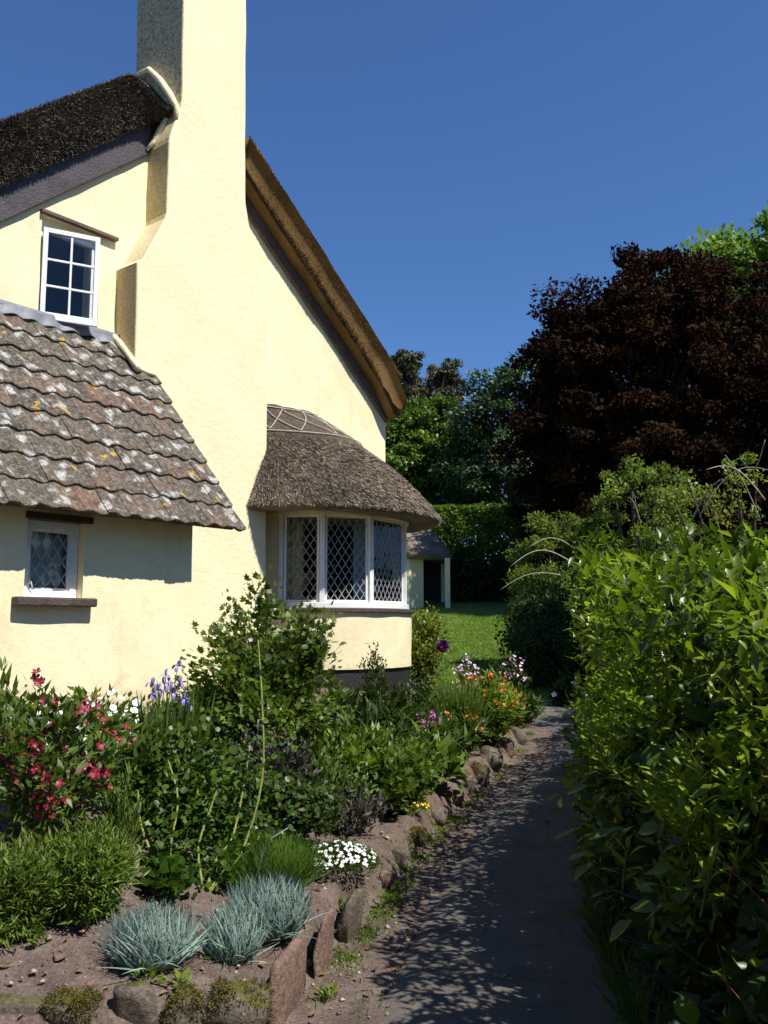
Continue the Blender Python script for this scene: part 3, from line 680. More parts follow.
m = MB(); m.box(L(sw[0]-.02, SW+.028, sw[3]-.002), L(sw[1]+.07, SW-.15, sw[3]+.055)); m.build('lintel', M['wood'], cot, bevel=.008)
# a net curtain hung just behind the small window
def curtain(name, p0, p1, z0, z1, mat, folds, amp, **k):
    n = 60; a = np.linspace(0, 1, n)[:, None]; zz = np.linspace(0, 1, 14)[None]
    p0 = np.array(p0); p1 = np.array(p1); d = p1-p0; nrm = np.array([-d[1], d[0]])/np.linalg.norm(d)
    off = amp*np.sin(a*folds*2*np.pi+.6*np.sin(zz*3))*(.6+.4*zz)+amp*.4*np.sin(a*folds*4.7+2)
    X = p0[0]+d[0]*a+nrm[0]*off; Y = p0[1]+d[1]*a+nrm[1]*off; Z = z1+(z0-z1)*zz+0*a
    i = np.arange(n-1)[:, None]*14+np.arange(13)[None]; q = np.stack([i, i+14, i+15, i+1], -1).reshape(-1, 4)
    o = link(name, npmesh(name, np.stack([X, Y, Z], -1).reshape(-1, 3), q, mat, True), **k); md = o.modifiers.new('s', 'SOLIDIFY'); md.thickness = .003; return o
def wxy(t, s): p = W(t, s, 0); return (p.x, p.y)
curtain('curtain', wxy(sw[0]+.02, SW-.24), wxy(sw[1]-.02, SW-.24), 1.92, 2.48, M['curtain'], 5, .012, label='pale net curtain behind the small lattice window under the tiled roof', cat='curtain')
# ---- bow window
BT, BA, BB = 4.08, 1.15, 1.05
def bow(th, a=0.0): return (BT+(BA+a)*math.cos(th), (BB+a)*math.sin(th))
def bowpx(th, a=0, z=2.4):
    t, s = bow(th, a); p = W(t, s, z); return 384+F*p.x/p.y
ths = np.linspace(math.radians(8), math.radians(175), 800); pxs = np.array([bowpx(t) for t in ths])
imax = int(np.argmax(pxs)); seg = ths[imax:]; ps = pxs[imax:]
def th_at(px): return float(np.interp(-px, -ps, seg))
TH = [th_at(281.5), th_at(322), th_at(370), min(th_at(403.5), seg[0]+.45)]
dth = TH[2]-TH[3]; TH += [TH[3]-dth, max(.08, TH[3]-2*dth)]
BZ0, BZ1 = 1.85, 2.99
def arcwall(name, z0, z1, a, mat, amp=.006, th0=.0, th1=math.pi):
    gb = GB(); t = np.linspace(th0, th1, 70)[:, None]; k = np.linspace(0, 1, max(2, int((z1-z0)/.07)+1))[None]; Z = z0+(z1-z0)*k+0*t
    rr = a+wnoise(t*1.2+0*k, Z, amp); gb.grid(np.stack([BT+(BA+rr)*np.cos(t), -(BB+rr)*np.sin(t), Z], -1))
    tt = np.stack([BT+(BA+rr[:, -1])*np.cos(t[:, 0]), -(BB+rr[:, -1])*np.sin(t[:, 0]), np.full(70, z1)], -1)
    ti = np.stack([BT+(BA-.2)*np.cos(t[:, 0]), -(BB-.2)*np.sin(t[:, 0]), np.full(70, z1)], -1); gb.grid(np.stack([tt, ti], 1))
    return gb.build(name, mat, cot)
arcwall('bow_wall', 1.07, 1.80, .085, M['wall'], .010)
arcwall('plinth', .30, 1.07, .055, M['black'], .015)
def arcbar(m, z0, z1, a0, a1, th0=0.02, th1=math.pi-.02, n=60):
    v = []; f = []
    for i in range(n+1):
        th = th0+(th1-th0)*i/n
        for (a, z) in ((a0, z0), (a1, z0), (a1, z1), (a0, z1)): t, s = bow(th, a); v.append(L(t, s, z))
    for i in range(n):
        for j in range(4): f.append((i*4+j, i*4+(j+1) % 4, i*4+4+(j+1) % 4, i*4+4+j))
    f.append((3, 2, 1, 0)); f.append(tuple(n*4+j for j in range(4))); m.add(v, f)
m = MB(); arcbar(m, BZ0-.035, BZ0+.035, -.05, .05); bwin = m.build('bow_window', M['white'], cot, bevel=.006)
m = MB(); arcbar(m, BZ0-.085, BZ0-.038, -.05, .13); m.build('window_sill', M['sill'], cot, bevel=.008)
m = MB(); arcbar(m, BZ1-.02, BZ1+.05, -.05, .055); m.build('head_rail', M['wall'], bwin)
m = MB(); arcbar(m, BZ1+.05, BZ1+.35, -.10, .04); m.build('head_wall', M['wall'], cot)
arcwall('bow_wall', BZ0-.04, BZ1+.02, -.01, M['wall'], .004, TH[0]+.01, math.pi)
for i, th in enumerate(TH):
    t, s = bow(th, 0); nx, ns = math.cos(th)/BA, math.sin(th)/BB; nl = math.hypot(nx, ns); nx /= nl; ns /= nl
    m = MB(); wdm = .052 if i in (1, 2) else .04
    m.obox(L(t, s, BZ0+.036), L(t, s, BZ1-.021), wdm*2*.62, .08, (nx, -ns, 0)); m.build('mullion', M['white'], bwin, bevel=.006)
for i in range(len(TH)-1):
    a = Vector(L(*bow(TH[i], 0), BZ0+.036)); b = Vector(L(*bow(TH[i+1], 0), BZ0+.036)); d = (b-a); ln = d.length; d.normalize()
    mt = Matrix(((d.x, -d.y, 0, a.x), (d.y, d.x, 0, a.y), (0, 0, 1, a.z), (0, 0, 0, 1)))
    ins_ = .035; hh = BZ1-BZ0-.057
    fr = MB()
    fr.box((ins_, -.016, 0), (ins_+.028, .016, hh)); fr.box((ln-ins_-.028, -.016, 0), (ln-ins_, .016, hh)); fr.box((ins_+.028, -.016, 0), (ln-ins_-.028, .016, .03)); fr.box((ins_+.028, -.016, hh-.028), (ln-ins_-.028, .016, hh))
    o = fr.build('casement', M['white'], bwin, bevel=.003); o.matrix_local = mt
    leaded(bwin, mt @ Matrix.Translation((ins_+.028, 0, .03)), ln-2*ins_-.056, hh-.058, .098, .150, .0074, 1.2)
# floor board inside and curtains
m = MB(); m.v = [L(*bow(t, -.06), BZ0-.03) for t in np.linspace(0, math.pi, 20)]; m.f = [tuple(range(20))]; m.build('window_board', M['white'], cot)
m = MB(); m.v = [L(*bow(t, -.06), BZ1+.2) for t in np.linspace(0, math.pi, 20)]; m.f = [tuple(range(20))[::-1]]; m.build('bow_ceiling', M['white'], cot)
def cur_between(tha, thb, off, mat, **k):
    a = bow(tha, off); b = bow(thb, off); curtain('curtain', wxy(*a), wxy(*b), BZ0+.0, BZ1-.0, mat, 4, .022, **k)
cur_between(TH[0]+.05, TH[0]-(TH[0]-TH[1])*.45, -.17, M['cream_curtain'], label='cream curtain inside the left light of the bow window', cat='curtain')
cur_between(TH[2]+.2*(TH[1]-TH[2]), TH[3]+.2*dth, -.19, M['curtain'], label='white curtain inside the right light of the bow window', cat='curtain')
# ---- thatch over the bow window
ET, EA, EB = 3.98, 1.71, 1.52
def BR(th, r, off=0.0):
    T0 = np.array([3.12+.52*math.cos(th), .04+.24*math.sin(th)]); E = np.array([ET+EA*math.cos(th), EB*math.sin(th)])
    p = T0+(E-T0)*r**(1+1.3*max(0, -math.cos(th))**1.5)
    zt = 4.38+.03*math.cos(th)-.06*math.sin(th); z = zt+(3.06-zt)*(.76*r+.24*r**4)
    # outward normal, roughly
    k = .5+.9*r; nrm = Vector((math.cos(th)*k*.7, math.sin(th)*k, 1.0)).normalized()
    return p[0]+nrm.x*off, p[1]+nrm.y*off, z+nrm.z*off
NT, NRr = 120, 46; V = []; F_ = []
for j in range(NRr+1):
    for i in range(NT+1):
        th = math.pi*i/NT; t, s, z = BR(th, j/NRr)
        nz = noise.noise(Vector((t*3, s*3, z*3)))*.03+noise.noise(Vector((t*14, s*14, z*6)))*.012
        V.append((t, -s, z+nz))
# lip and underside
for j, (sh, zz) in enumerate(((.012, 3.02), (.008, 2.985), (-.04, 2.965), (-.16, 2.96), (-.35, 2.985), (-.62, 3.03))):
    for i in range(NT+1):
        th = math.pi*i/NT; t, s = ET+(EA+sh)*math.cos(th), max((EB+sh), .2)*math.sin(th)
        nz = noise.noise(Vector((t*6, s*6, zz*6)))*.02; V.append((t, -s+nz*.5, zz+nz))
for j in range(NRr+6):
    for i in range(NT): a = j*(NT+1)+i; F_.append((a, a+1, a+NT+2, a+NT+1))
bth = link('bow_roof', pymesh('bow_roof', V, [f[::-1] for f in F_], M['thatch_bow'], True), cot)
n = 85000; th = np.pi*R.random(n); rr = np.sqrt(.06+.94*R.random(n)); rr = np.where(R.random(n) < .12, .97+.04*R.random(n), rr)
def BRv(th, r, off=0):
    T0 = np.stack([3.12+.52*np.cos(th), .04+.24*np.sin(th)], -1); E = np.stack([ET+EA*np.cos(th), EB*np.sin(th)], -1); p = T0+(E-T0)*(r**(1+1.3*np.maximum(0, -np.cos(th))**1.5))[:, None]
    zt = 4.38+.03*np.cos(th)-.06*np.sin(th); z = zt+(3.06-zt)*(.76*r+.24*r**4); k = .5+.9*r
    nrm = np.stack([np.cos(th)*k*.7, np.sin(th)*k, 1+0*k], -1); nrm /= np.linalg.norm(nrm, axis=1, keepdims=True)
    return np.stack([p[:, 0], -p[:, 1], z], -1), nrm*np.array([1, -1, 1])
P, Nn = BRv(th, rr); P2, _ = BRv(th, rr+.02); D = (P2-P); D /= np.linalg.norm(D, axis=1, keepdims=True); D = D+Nn*.22
straws('straw', P, D, .052, .0030, M['straw_bow'], bth, .22)
# ridge block with its rods
V = []; n1, n2 = 60, 14
for j in range(n2+1):
    for i in range(n1+1):
        th = math.pi*(i/n1); rmax = .42+.02*abs(math.sin(i*.6)); t, s, z = BR(th, rmax*j/n2, .045 if j < n2 else -.01)
        V.append((t, -s, z+noise.noise(Vector((t*9, s*9, z*9)))*.012))
f = [(j*(n1+1)+i, (j+1)*(n1+1)+i, (j+1)*(n1+1)+i+1, j*(n1+1)+i+1) for j in range(n2) for i in range(n1)]
cap = link('ridge_cap', pymesh('ridge_cap', V, f, M['thatch_cap'], True), cot)
def rod(pts):
    m = MB(); P = []
    for (a, b) in zip(pts[:-1], pts[1:]):
        for k in range(7): th, r = a[0]+(b[0]-a[0])*k/6, a[1]+(b[1]-a[1])*k/6; P.append(L(*BR(th, r, .060)))
    m.tube(P, .0065, 5); m.build('rod', M['rod'], cap)
rod([(.15, .38), (.6, .38), (1.2, .38), (1.8, .38), (2.4, .38), (3.05, .38)]); rod([(.3, .05), (1.5, .05), (2.8, .05)])
za = [2.9, 2.45, 2.0, 1.55, 1.1, .65, .25]
for k in range(len(za)-1):
    a, b = (.07, .36) if k % 2 else (.36, .07)
    rod([(za[k], a), (za[k+1], b)]); rod([(za[k], b), (za[k+1], a)])
# mortar fillet where the bow thatch meets the wall and breast
m = MB(); m.tube([L(*BR(math.pi, k, .02)) for k in np.linspace(.0, .9, 12)], [.035]*12, 6)
m.tube([L(3.12+.52*math.cos(a), .02, 4.40+.03*math.cos(a)) for a in np.linspace(0, math.pi, 8)], .03, 6)
m.build('mortar_fillet', M['mortar'], cot, True)

# ================================================================== thatched outbuilding beyond the lawn
def outbuilding():
    Yb = 32.0; g0 = float(base_h(Yb)); t = empty('outbuilding', (0, Yb, g0), 0, label='small cream outbuilding with rounded thatched porch beyond the lawn', cat='outbuilding')
    m = GB()
    def pan(p0, p1, z0, z1):
        k = np.linspace(0, 1, 30)[:, None]; h = np.linspace(0, 1, 20)[None]
        X = p0[0]+(p1[0]-p0[0])*k+0*h; Y = p0[1]+(p1[1]-p0[1])*k+0*h+.015*np.sin(X*3+h*4); m.grid(np.stack([X, Y, z0+(z1-z0)*h+0*k], -1))
    pan((-4, .05), (.9, .05), -.3, 2.0); a = np.linspace(0, 1, 8)
    pan((.9, .05), (1.42, .45), -.3, 2.0); pan((1.42, .45), (1.42, 4), -.3, 2.0); pan((1.42, 4.), (-4, 4.), -.3, 2.0); pan((-4, 4.), (-4, .3), -.3, 2.)
    m.build('wall', M['wall'], t)
    for x, y in ((2.27, .25), (2.27, 2.6)):
        b = MB(); b.box((x-.09, y-.09, -.2), (x+.09, y+.09, 1.86)); b.build('post', M['oldwhite'] if y > 1 else M['mortar'], t, bevel=.01)
    d = MB(); d.box((1.46, 2.6, -.2), (2.16, 2.7, 1.8)); d.build('door', M['black'], t)
    V = []; n, k = 64, 22
    for j in range(k+1):
        r = j/k
        for i in range(n):
            th = 2*math.pi*i/n; c, s = math.cos(th), math.sin(th); e = .62
            ex, ey = 3.3*abs(c)**e*(1 if c > 0 else -1), 2.35*abs(s)**e*(1 if s > 0 else -1)
            tx, ty = 2.1*c, .12*s
            z = 3.35+(1.98-3.35)*(.62*r+.38*r**4); nz = noise.noise(Vector((ex*r*2, ey*r*2, z*3)))*.05
            V.append((-.75+tx+(ex-tx)*r, 2.1+ty+(ey-ty)*r, z+nz))
    for sh, z in ((.99, 1.84), (.93, 1.80), (.7, 1.86)):
        for i in range(n):
            th = 2*math.pi*i/n; c, s = math.cos(th), math.sin(th); e = .62
            V.append((-.75+3.3*abs(c)**e*(1 if c > 0 else -1)*sh, 2.1+2.35*abs(s)**e*(1 if s > 0 else -1)*sh, z))
    f = [(j*n+i, j*n+(i+1) % n, (j+1)*n+(i+1) % n, (j+1)*n+i)[::-1] for j in range(k+3) for i in range(n)]; f.append(tuple(range(n)))
    link('thatched_roof', pymesh('thatched_roof', V, f, M['thatch_bow'], True), t)
outbuilding()
# ================================================================== vegetation helpers
def unit(v): return v/(np.linalg.norm(v, axis=-1, keepdims=True)+1e-9)
def T_kite(w=.25, f=.05, d=-.08): return (np.array([(0, 0, 0), (w, .45, f), (0, 1, d), (-w, .45, f)], float), np.array([(0, 1, 2, 3)]))
def T_leaf(w=.27, f=.06, d=-.12, w2=None):
    w2 = w2 or w*.72
    v = np.array([(0, 0, 0), (-w, .36, f), (0, .34, 0), (w, .36, f), (-w2, .70, f*.5-.02), (0, .70, -.03+d*.3), (w2, .70, f*.5-.02), (0, 1, d)], float)
    t = np.array([(0, 2, 1), (0, 3, 2), (1, 2, 5), (1, 5, 4), (2, 3, 6), (2, 6, 5), (4, 5, 7), (5, 6, 7)]); return v, t
def T_fold(w=.24, f=.05, d=-.14):
    v = np.array([(0, 0, 0), (w, .40, f), (0, 1, d), (-w, .40, f), (0, .42, -.02)], float); return v, np.array([(0, 1, 4), (1, 2, 4), (2, 3, 4), (3, 0, 4)])
def T_round(w=.5, d=-.05):
    v = [(0, .05, 0)]; n = 9
    for i in range(n): a = -math.pi/2+.35+(2*math.pi-.7)*i/(n-1); v.append((w*math.cos(a), .5+.5*math.sin(a), .05*abs(math.cos(a))+d*(.5+.5*math.sin(a))))
    v.append((0, .5, -.02)); v = np.array(v); c = len(v)-1
    return v, np.array([(c, i, i+1) for i in range(0, n)]+[(c, n, 0)])
def T_lobed(w=.5):
    pr = [(0, 0), (.22, -.02), (.5, .18), (.30, .30), (.52, .62), (.22, .58), (0, 1)]
    v = [(x, y, .05*x) for x, y in pr]+[(-x, y, .05*x) for x, y in pr[1:-1][::-1]]+[(0, .38, -.03)]
    c = len(v)-1; n = c; return np.array(v, float), np.array([(c, i, (i+1) % n) for i in range(n)])
def T_blade(w=.03, bend=.25, n=4):
    v = []; 
    for i in range(n+1): k = i/n; ww = w*(1-k**2.2)+.002; v += [(-ww, k-bend*.25*k*k, -bend*k*k), (ww, k-bend*.25*k*k, -bend*k*k)]
    return np.array(v, float), np.array([(2*i, 2*i+1, 2*i+3, 2*i+2) for i in range(n)])
def foliage(name, P, D, N, S, tmpl, mat, parent=None, smooth=False, rnd=None, **k):
    tv, tf = tmpl; D = unit(D); X = unit(np.cross(D, N)); Z = np.cross(X, D); n = len(P); S = np.broadcast_to(S, (n,))[:, None, None]
    V = P[:, None, :]+S*(tv[None, :, 0:1]*X[:, None]+tv[None, :, 1:2]*D[:, None]+tv[None, :, 2:3]*Z[:, None])
    Q = (tf[None]+(np.arange(n)*len(tv))[:, None, None]).reshape(-1, tf.shape[1])
    r = R.random(n) if rnd is None else rnd
    if 'kind' not in k: k['kind'] = 'stuff'
    return link(name, npmesh(name, V.reshape(-1, 3), Q, mat, smooth, rnd=np.repeat(r, len(tv))), parent, **k)
def rv(n, s=1.0): return R.normal(0, s, (n, 3))
def grow(nst, h, rx, ry, base_r=.06, upr=.5, m=7, rad=.006, lean=(0, 0), tipz=(.65, 1.0)):
    """stems curving out of a common foot; returns curves (n,m,3)"""
    ph = R.random(nst)*2*np.pi; q_ = np.sqrt(R.random(nst)); 
    tip = np.stack([rx*q_*np.cos(ph)+lean[0], ry*q_*np.sin(ph)+lean[1], h*(tipz[0]+(tipz[1]-tipz[0])*R.random(nst))*np.sqrt(1-.75*q_**2)], -1)
    b = np.stack([base_r*np.cos(ph)*R.random(nst), base_r*np.sin(ph)*R.random(nst), np.zeros(nst)-.03], -1)
    mid = b*.5+tip*.5; mid[:, 2] = tip[:, 2]*(.5+upr*.35); mid[:, :2] = b[:, :2]+(tip[:, :2]-b[:, :2])*(.5-upr*.3)
    t = np.linspace(0, 1, m)[None, :, None]
    return b[:, None]*(1-t)**2+2*mid[:, None]*t*(1-t)+tip[:, None]*t*t
def on_curves(Cv, n, f0=.15, f1=1.0, power=1.0):
    i = R.integers(0, len(Cv), n); f = f0+(f1-f0)*R.random(n)**(1/power); u = f*(Cv.shape[1]-1); a = np.minimum(u.astype(int), Cv.shape[1]-2); w_ = (u-a)[:, None]
    p = Cv[i, a]*(1-w_)+Cv[i, a+1]*w_; d = unit(Cv[i, a+1]-Cv[i, a]); return p, d, f
def plant(name, label, cat, px, py, h, rx, ry, leaves, tmpl, size, mat, nst=20, spread=.10, out=.6, up=.5, jit=.6, stem_mat=None, rad=.005, group=None, f0=.12, pw=1.3, loc=None, upr=.5, lean=(0, 0), tipz=(.65, 1.0), nup=1.0, svar=.35, smooth=False, stem_k=4, zmin=.02):
    p = Vector(loc) if loc is not None else gpx(px, py); root = empty(name, p, 0, label=label, cat=cat, group=group)
    Cv = grow(nst, h, rx, ry, upr=upr, lean=lean, tipz=tipz, base_r=min(rx, ry)*.35)
    Rd = np.linspace(1, .35, Cv.shape[1])[None]*rad*(.7+.6*R.random(nst))[:, None]
    tubes_np('stem', Cv, Rd, stem_k, stem_mat or M['greystem'], root, kind='stuff')
    q, d, f = on_curves(Cv, leaves, f0, 1.0, pw); q = q+rv(leaves, spread)*np.array([1, 1, .8]); q[:, 2] = np.maximum(q[:, 2], zmin)
    rad_ = q-np.array([lean[0]*.5, lean[1]*.5, h*.35]); D = unit(unit(rad_)*out+np.array([0, 0, up])+d*.5+rv(leaves, jit)); N = np.array([0, 0, nup])+unit(rad_)*.5+rv(leaves, .35)
    foliage('foliage', q, D, N, size*(1-svar+2*svar*R.random(leaves)), tmpl, mat, root, smooth)
    return root, Cv
def petals(n, ln, wd, cup, mat, centre=None, cr=.12, k=2):
    V = []; Fq = []
    for i in range(n):
        a = 2*math.pi*i/n; c, s = math.cos(a), math.sin(a); b = len(V)
        for (x, y) in ((0, -.25), (0, .25), (.6, 1), (.6, -1), (1, .55), (1, -.55)):
            r = .08*ln+x*ln; V.append((c*r-s*y*wd/2, s*r+c*y*wd/2, cup*ln*x*x))
        Fq += [(b, b+3, b+2, b+1), (b+3, b+5, b+4, b+2)]
    me = pymesh('flower', V, Fq, mat)
    if centre:
        b = len(V); V2 = V+[(0, 0, ln*.18+cup*.0)]+[(ln*cr*math.cos(t*1.047), ln*cr*math.sin(t*1.047), ln*.10) for t in range(6)]
        F2 = Fq+[(b, b+1+i, b+1+(i+1) % 6) for i in range(6)]
        me = pymesh('flower', V2, F2, mat); me.materials.append(centre)
        for p_ in me.polygons[len(Fq):]: p_.material_index = 1
    return me
def put(me, name, parent, p, nrm, sc=1.0, spin=None, **k):
    n = Vector(nrm).normalized(); q = n.to_track_quat('Z', 'Y'); 
    mt = Matrix.Translation(Vector(p)) @ q.to_matrix().to_4x4() @ Matrix.Rotation(random.uniform(0, 6.28) if spin is None else spin, 4, 'Z') @ Matrix.Scale(sc, 4)
    return link(name, me, parent, mt, **k)
# leaf colours
LM = {}
LM['mid'] = leafmat('mid_green_leaf', [(.044, .085, .012), (.078, .135, .018), (.125, .185, .030)])
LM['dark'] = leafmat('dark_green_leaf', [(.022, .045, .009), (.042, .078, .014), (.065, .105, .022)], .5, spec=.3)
LM['bright'] = leafmat('bright_green_leaf', [(.075, .135, .016), (.125, .20, .024), (.18, .255, .04)], .5, .35)
LM['yellow'] = leafmat('yellow_green_leaf', [(.10, .15, .015), (.17, .23, .03), (.25, .27, .05)], .5, .35)
LM['mallow'] = leafmat('mallow_leaf', [(.055, .095, .012), (.10, .155, .02), (.165, .215, .035)], .5, .35)
LM['blue'] = leafmat('blue_grey_leaf', [(.10, .17, .155), (.17, .26, .245), (.27, .37, .355)], .6, .12, (1.1, 1.2, 1.1))
LM['purple'] = leafmat('purple_leaf', [(.030, .028, .028), (.060, .050, .052), (.10, .095, .08)], .6, .12, (1.2, 1, 1.1))
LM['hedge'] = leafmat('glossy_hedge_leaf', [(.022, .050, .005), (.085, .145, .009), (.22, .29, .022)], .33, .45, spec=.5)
LM['ivy'] = leafmat('ivy_leaf', [(.022, .055, .006), (.045, .10, .010), (.085, .155, .015)], .38, .38, spec=.35)
LM['shoot'] = leafmat('young_shoot_leaf', [(.13, .22, .02), (.21, .31, .035), (.31, .40, .06)], .32, .5, spec=.5)
LM['copper'] = leafmat('copper_leaf', [(.011, .007, .005), (.020, .010, .006), (.033, .014, .007), (.024, .021, .007)], .85, .12, (1.4, .9, .5), patch=.55, spec=.06)
LM['oak'] = leafmat('tree_leaf', [(.045, .095, .008), (.085, .155, .012), (.14, .22, .022)], .5, .3, patch=.45)
LM['pine'] = leafmat('conifer_needle', [(.04, .055, .020), (.08, .085, .038), (.12, .11, .055)], .6, .1, patch=.5)
LM['bluetree'] = leafmat('bluish_tree_leaf', [(.022, .055, .020), (.04, .09, .028), (.075, .135, .038)], .5, .2, patch=.5)
LM['lime'] = leafmat('lime_tree_leaf', [(.075, .16, .012), (.12, .22, .02), (.16, .27, .03)], .5, .35, patch=.5)
LM['silver'] = leafmat('silvery_shrub_leaf', [(.075, .12, .020), (.14, .195, .036), (.22, .28, .065)], .6, .4, spec=.25)
LM['clip'] = leafmat('clipped_hedge_leaf', [(.06, .12, .010), (.10, .18, .016), (.14, .22, .022)], .5, .3)
LM['grass'] = leafmat('grass_blade', [(.05, .12, .012), (.08, .17, .02), (.13, .21, .035)], .5, .35)
LM['dry'] = leafmat('dead_leaf', [(.10, .05, .025), (.18, .10, .05), (.26, .17, .09)], .7, .15)
def flat(name, cols, rough=.55, tr=.25): return leafmat(name, cols, rough, tr, (1.1, 1.05, 1.1), patch=3)
FM = dict(pink=simple('crimson_petal', (.20, .006, .03), .5, .25, 30, 0), white=simple('white_petal', (.78, .80, .78), .5, .05, 20, 0), violet=simple('violet_petal', (.26, .20, .50), .5, .3, 30, 0),
          orange=simple('orange_petal', (.72, .12, .02), .5, .3, 20, 0), mauve=simple('mauve_petal', (.45, .14, .35), .5, .3, 20, 0), palepink=simple('pale_pink_petal', (.62, .42, .55), .5, .15, 20, 0), purple=simple('deep_purple_petal', (.14, .03, .15), .5, .3, 20, 0),
          yellow=simple('yellow_centre', (.65, .45, .03), .6, .1, 20, 0), red=simple('red_bud', (.30, .05, .04), .6, .2, 20, 0))

M['dark_bark'] = simple('dark_bark', (.035, .028, .024), .95, .35, 9, .6)
# ================================================================== trees and far planting
def tree(name, label, base, h, crown, clumps, leaves, lsize, lmat, trunk_r=.25, cl_r=.9, flat_=.55, seed=1, group=None, bark=None, tmpl=None, shell=.55, trunk_h=.25):
    """crown: list of ellipsoids (cx,cy,cz,rx,ry,rz) relative to the base"""
    global R; R = np.random.default_rng(seed)
    root = empty(name, base, 0, label=label, cat='tree', group=group)
    vol = np.array([c[3]*c[4]*c[5] for c in crown])**.67; idx = R.choice(len(crown), clumps, p=vol/vol.sum()); Cn = np.array(crown)
    d = unit(rv(clumps)); rr = (shell+(1-shell)*R.random(clumps))[:, None]; cc = Cn[idx, :3]+d*rr*Cn[idx, 3:]
    # trunk and limbs
    tp = np.array([[0, 0, -.3], [R.normal(0, .1), R.normal(0, .1), h*trunk_h], [R.normal(0, .25), R.normal(0, .25), h*.55], [R.normal(0, .3), R.normal(0, .3), h*.85]])
    tb = MB(); tb.tube([tuple(x) for x in tp], [trunk_r*1.25, trunk_r, trunk_r*.6, trunk_r*.15], 10); tb.build('trunk', bark or M['bark'], root, True)
    k = min(clumps, 90); lim = cc[R.choice(clumps, k, replace=False)]; hz = np.clip(lim[:, 2]*.55, h*trunk_h*.7, h*.8)
    st = np.stack([np.interp(hz, tp[:, 2], tp[:, 0]), np.interp(hz, tp[:, 2], tp[:, 1]), hz], -1); md = (st+lim)/2+rv(k, .25); md[:, 2] += .4
    t = np.linspace(0, 1, 8)[None, :, None]; Cv = st[:, None]*(1-t)**2+2*md[:, None]*t*(1-t)+lim[:, None]*t*t
    tubes_np('limbs', Cv, np.linspace(1, .2, 8)[None]*trunk_r*(.18+.22*R.random(k))[:, None], 5, bark or M['bark'], root, kind='stuff')
    ci = R.integers(0, clumps, leaves); szc = cl_r*(.55+.8*R.random(clumps)); g = rv(leaves); g = unit(g)*(R.random(leaves)**.45)[:, None]
    off = g*szc[ci][:, None]*np.array([1, 1, flat_]); P = cc[ci]+off
    cen = Cn[idx[ci], :3]; outw = unit(P-cen); D = unit(outw*.6+rv(leaves, .6)+np.array([0, 0, -.1])); N = unit(g*.8+outw*.5+np.array([0, 0, .8])+rv(leaves, .4))
    foliage('crown', P, D, N, lsize*(.6+.8*R.random(leaves)), tmpl or T_kite(.33), lmat, root, rnd=np.clip(R.random(clumps)[ci]*.6+R.random(leaves)*.4, 0, 1))
    return root
def bush(name, label, cat, base, rx, ry, rz, leaves, lsize, lmat, clumps=60, cl_r=.35, seed=1, group=None, shell=.6, tmpl=None, flat_=.8, zc=.5, core=None):
    global R; R = np.random.default_rng(seed)
    root = empty(name, base, 0, label=label, cat=cat, group=group)
    d = unit(rv(clumps)); cc = d*(shell+(1-shell)*R.random(clumps))[:, None]*np.array([rx, ry, rz]); cc[:, 2] += rz*zc*1.6; cc[:, 2] = np.maximum(cc[:, 2], .1)
    k = min(clumps, 40); Cv = grow(k, 1, .1, .1, m=7); lim = cc[:k]; t = np.linspace(0, 1, 7)[None, :, None]; b = np.zeros((k, 3)); b[:, :2] = rv(k, .12)[:, :2]; b[:, 2] = -.05; md = (b+lim)/2; md[:, 2] += .25*rz
    Cv = b[:, None]*(1-t)**2+2*md[:, None]*t*(1-t)+lim[:, None]*t*t
    tubes_np('stem', Cv, np.linspace(1, .25, 7)[None]*.03*max(rx, rz)*(.5+.6*R.random(k))[:, None], 5, M['bark'], root, kind='stuff')
    ci = R.integers(0, clumps, leaves); szc = cl_r*(.6+.8*R.random(clumps)); g = unit(rv(leaves))*(R.random(leaves)**.4)[:, None]
    P = cc[ci]+g*szc[ci][:, None]*np.array([1, 1, flat_]); P[:, 2] = np.maximum(P[:, 2], .02); ow = unit(P-np.array([0, 0, rz*.5])); D = unit(ow*.5+rv(leaves, .6)+np.array([0, 0, .2])); N = unit(g+ow*.5+np.array([0, 0, .7])+rv(leaves, .4))
    foliage('foliage', P, D, N, lsize*(.6+.8*R.random(leaves)), tmpl or T_kite(.3), lmat, root, rnd=np.clip(R.random(clumps)[ci]*.5+R.random(leaves)*.5, 0, 1))
    return root
gh = lambda y: float(base_h(y))
# copper beech
tree('copper_beech', 'huge dark purple copper beech behind the right hand hedge', (9.4, 30, gh(30)), 13.5,
     [(0, 0, 7.4, 5.2, 4.5, 5.0), (-2.5, 0, 6.6, 2.9, 3.2, 4.0), (.3, 0, 11.0, 2.3, 2.6, 2.3), (2.2, 0, 10.2, 2.2, 2.6, 2.2), (-1.8, 0, 9.2, 2.2, 2.4, 2.2), (4.2, 0, 6.2, 4.0, 4, 3.9), (-3.0, 0, 3.6, 2.0, 2.2, 2.8), (0, -1.0, 3.4, 5.0, 3.4, 2.6)], 1000, 190000, .155, LM['copper'], .45, .62, .6, 11, trunk_h=.2, shell=.45, bark=M['dark_bark'])
tree('lime_tree', 'bright green tree rising behind the copper beech at the right', (18.9, 42, gh(42)-1.4), 21,
     [(0, 0, 14.0, 5.5, 4.5, 6.2), (2.5, 0, 8.5, 5.5, 4.5, 5.5)], 260, 42000, .32, LM['lime'], .5, 1.1, .6, 12)
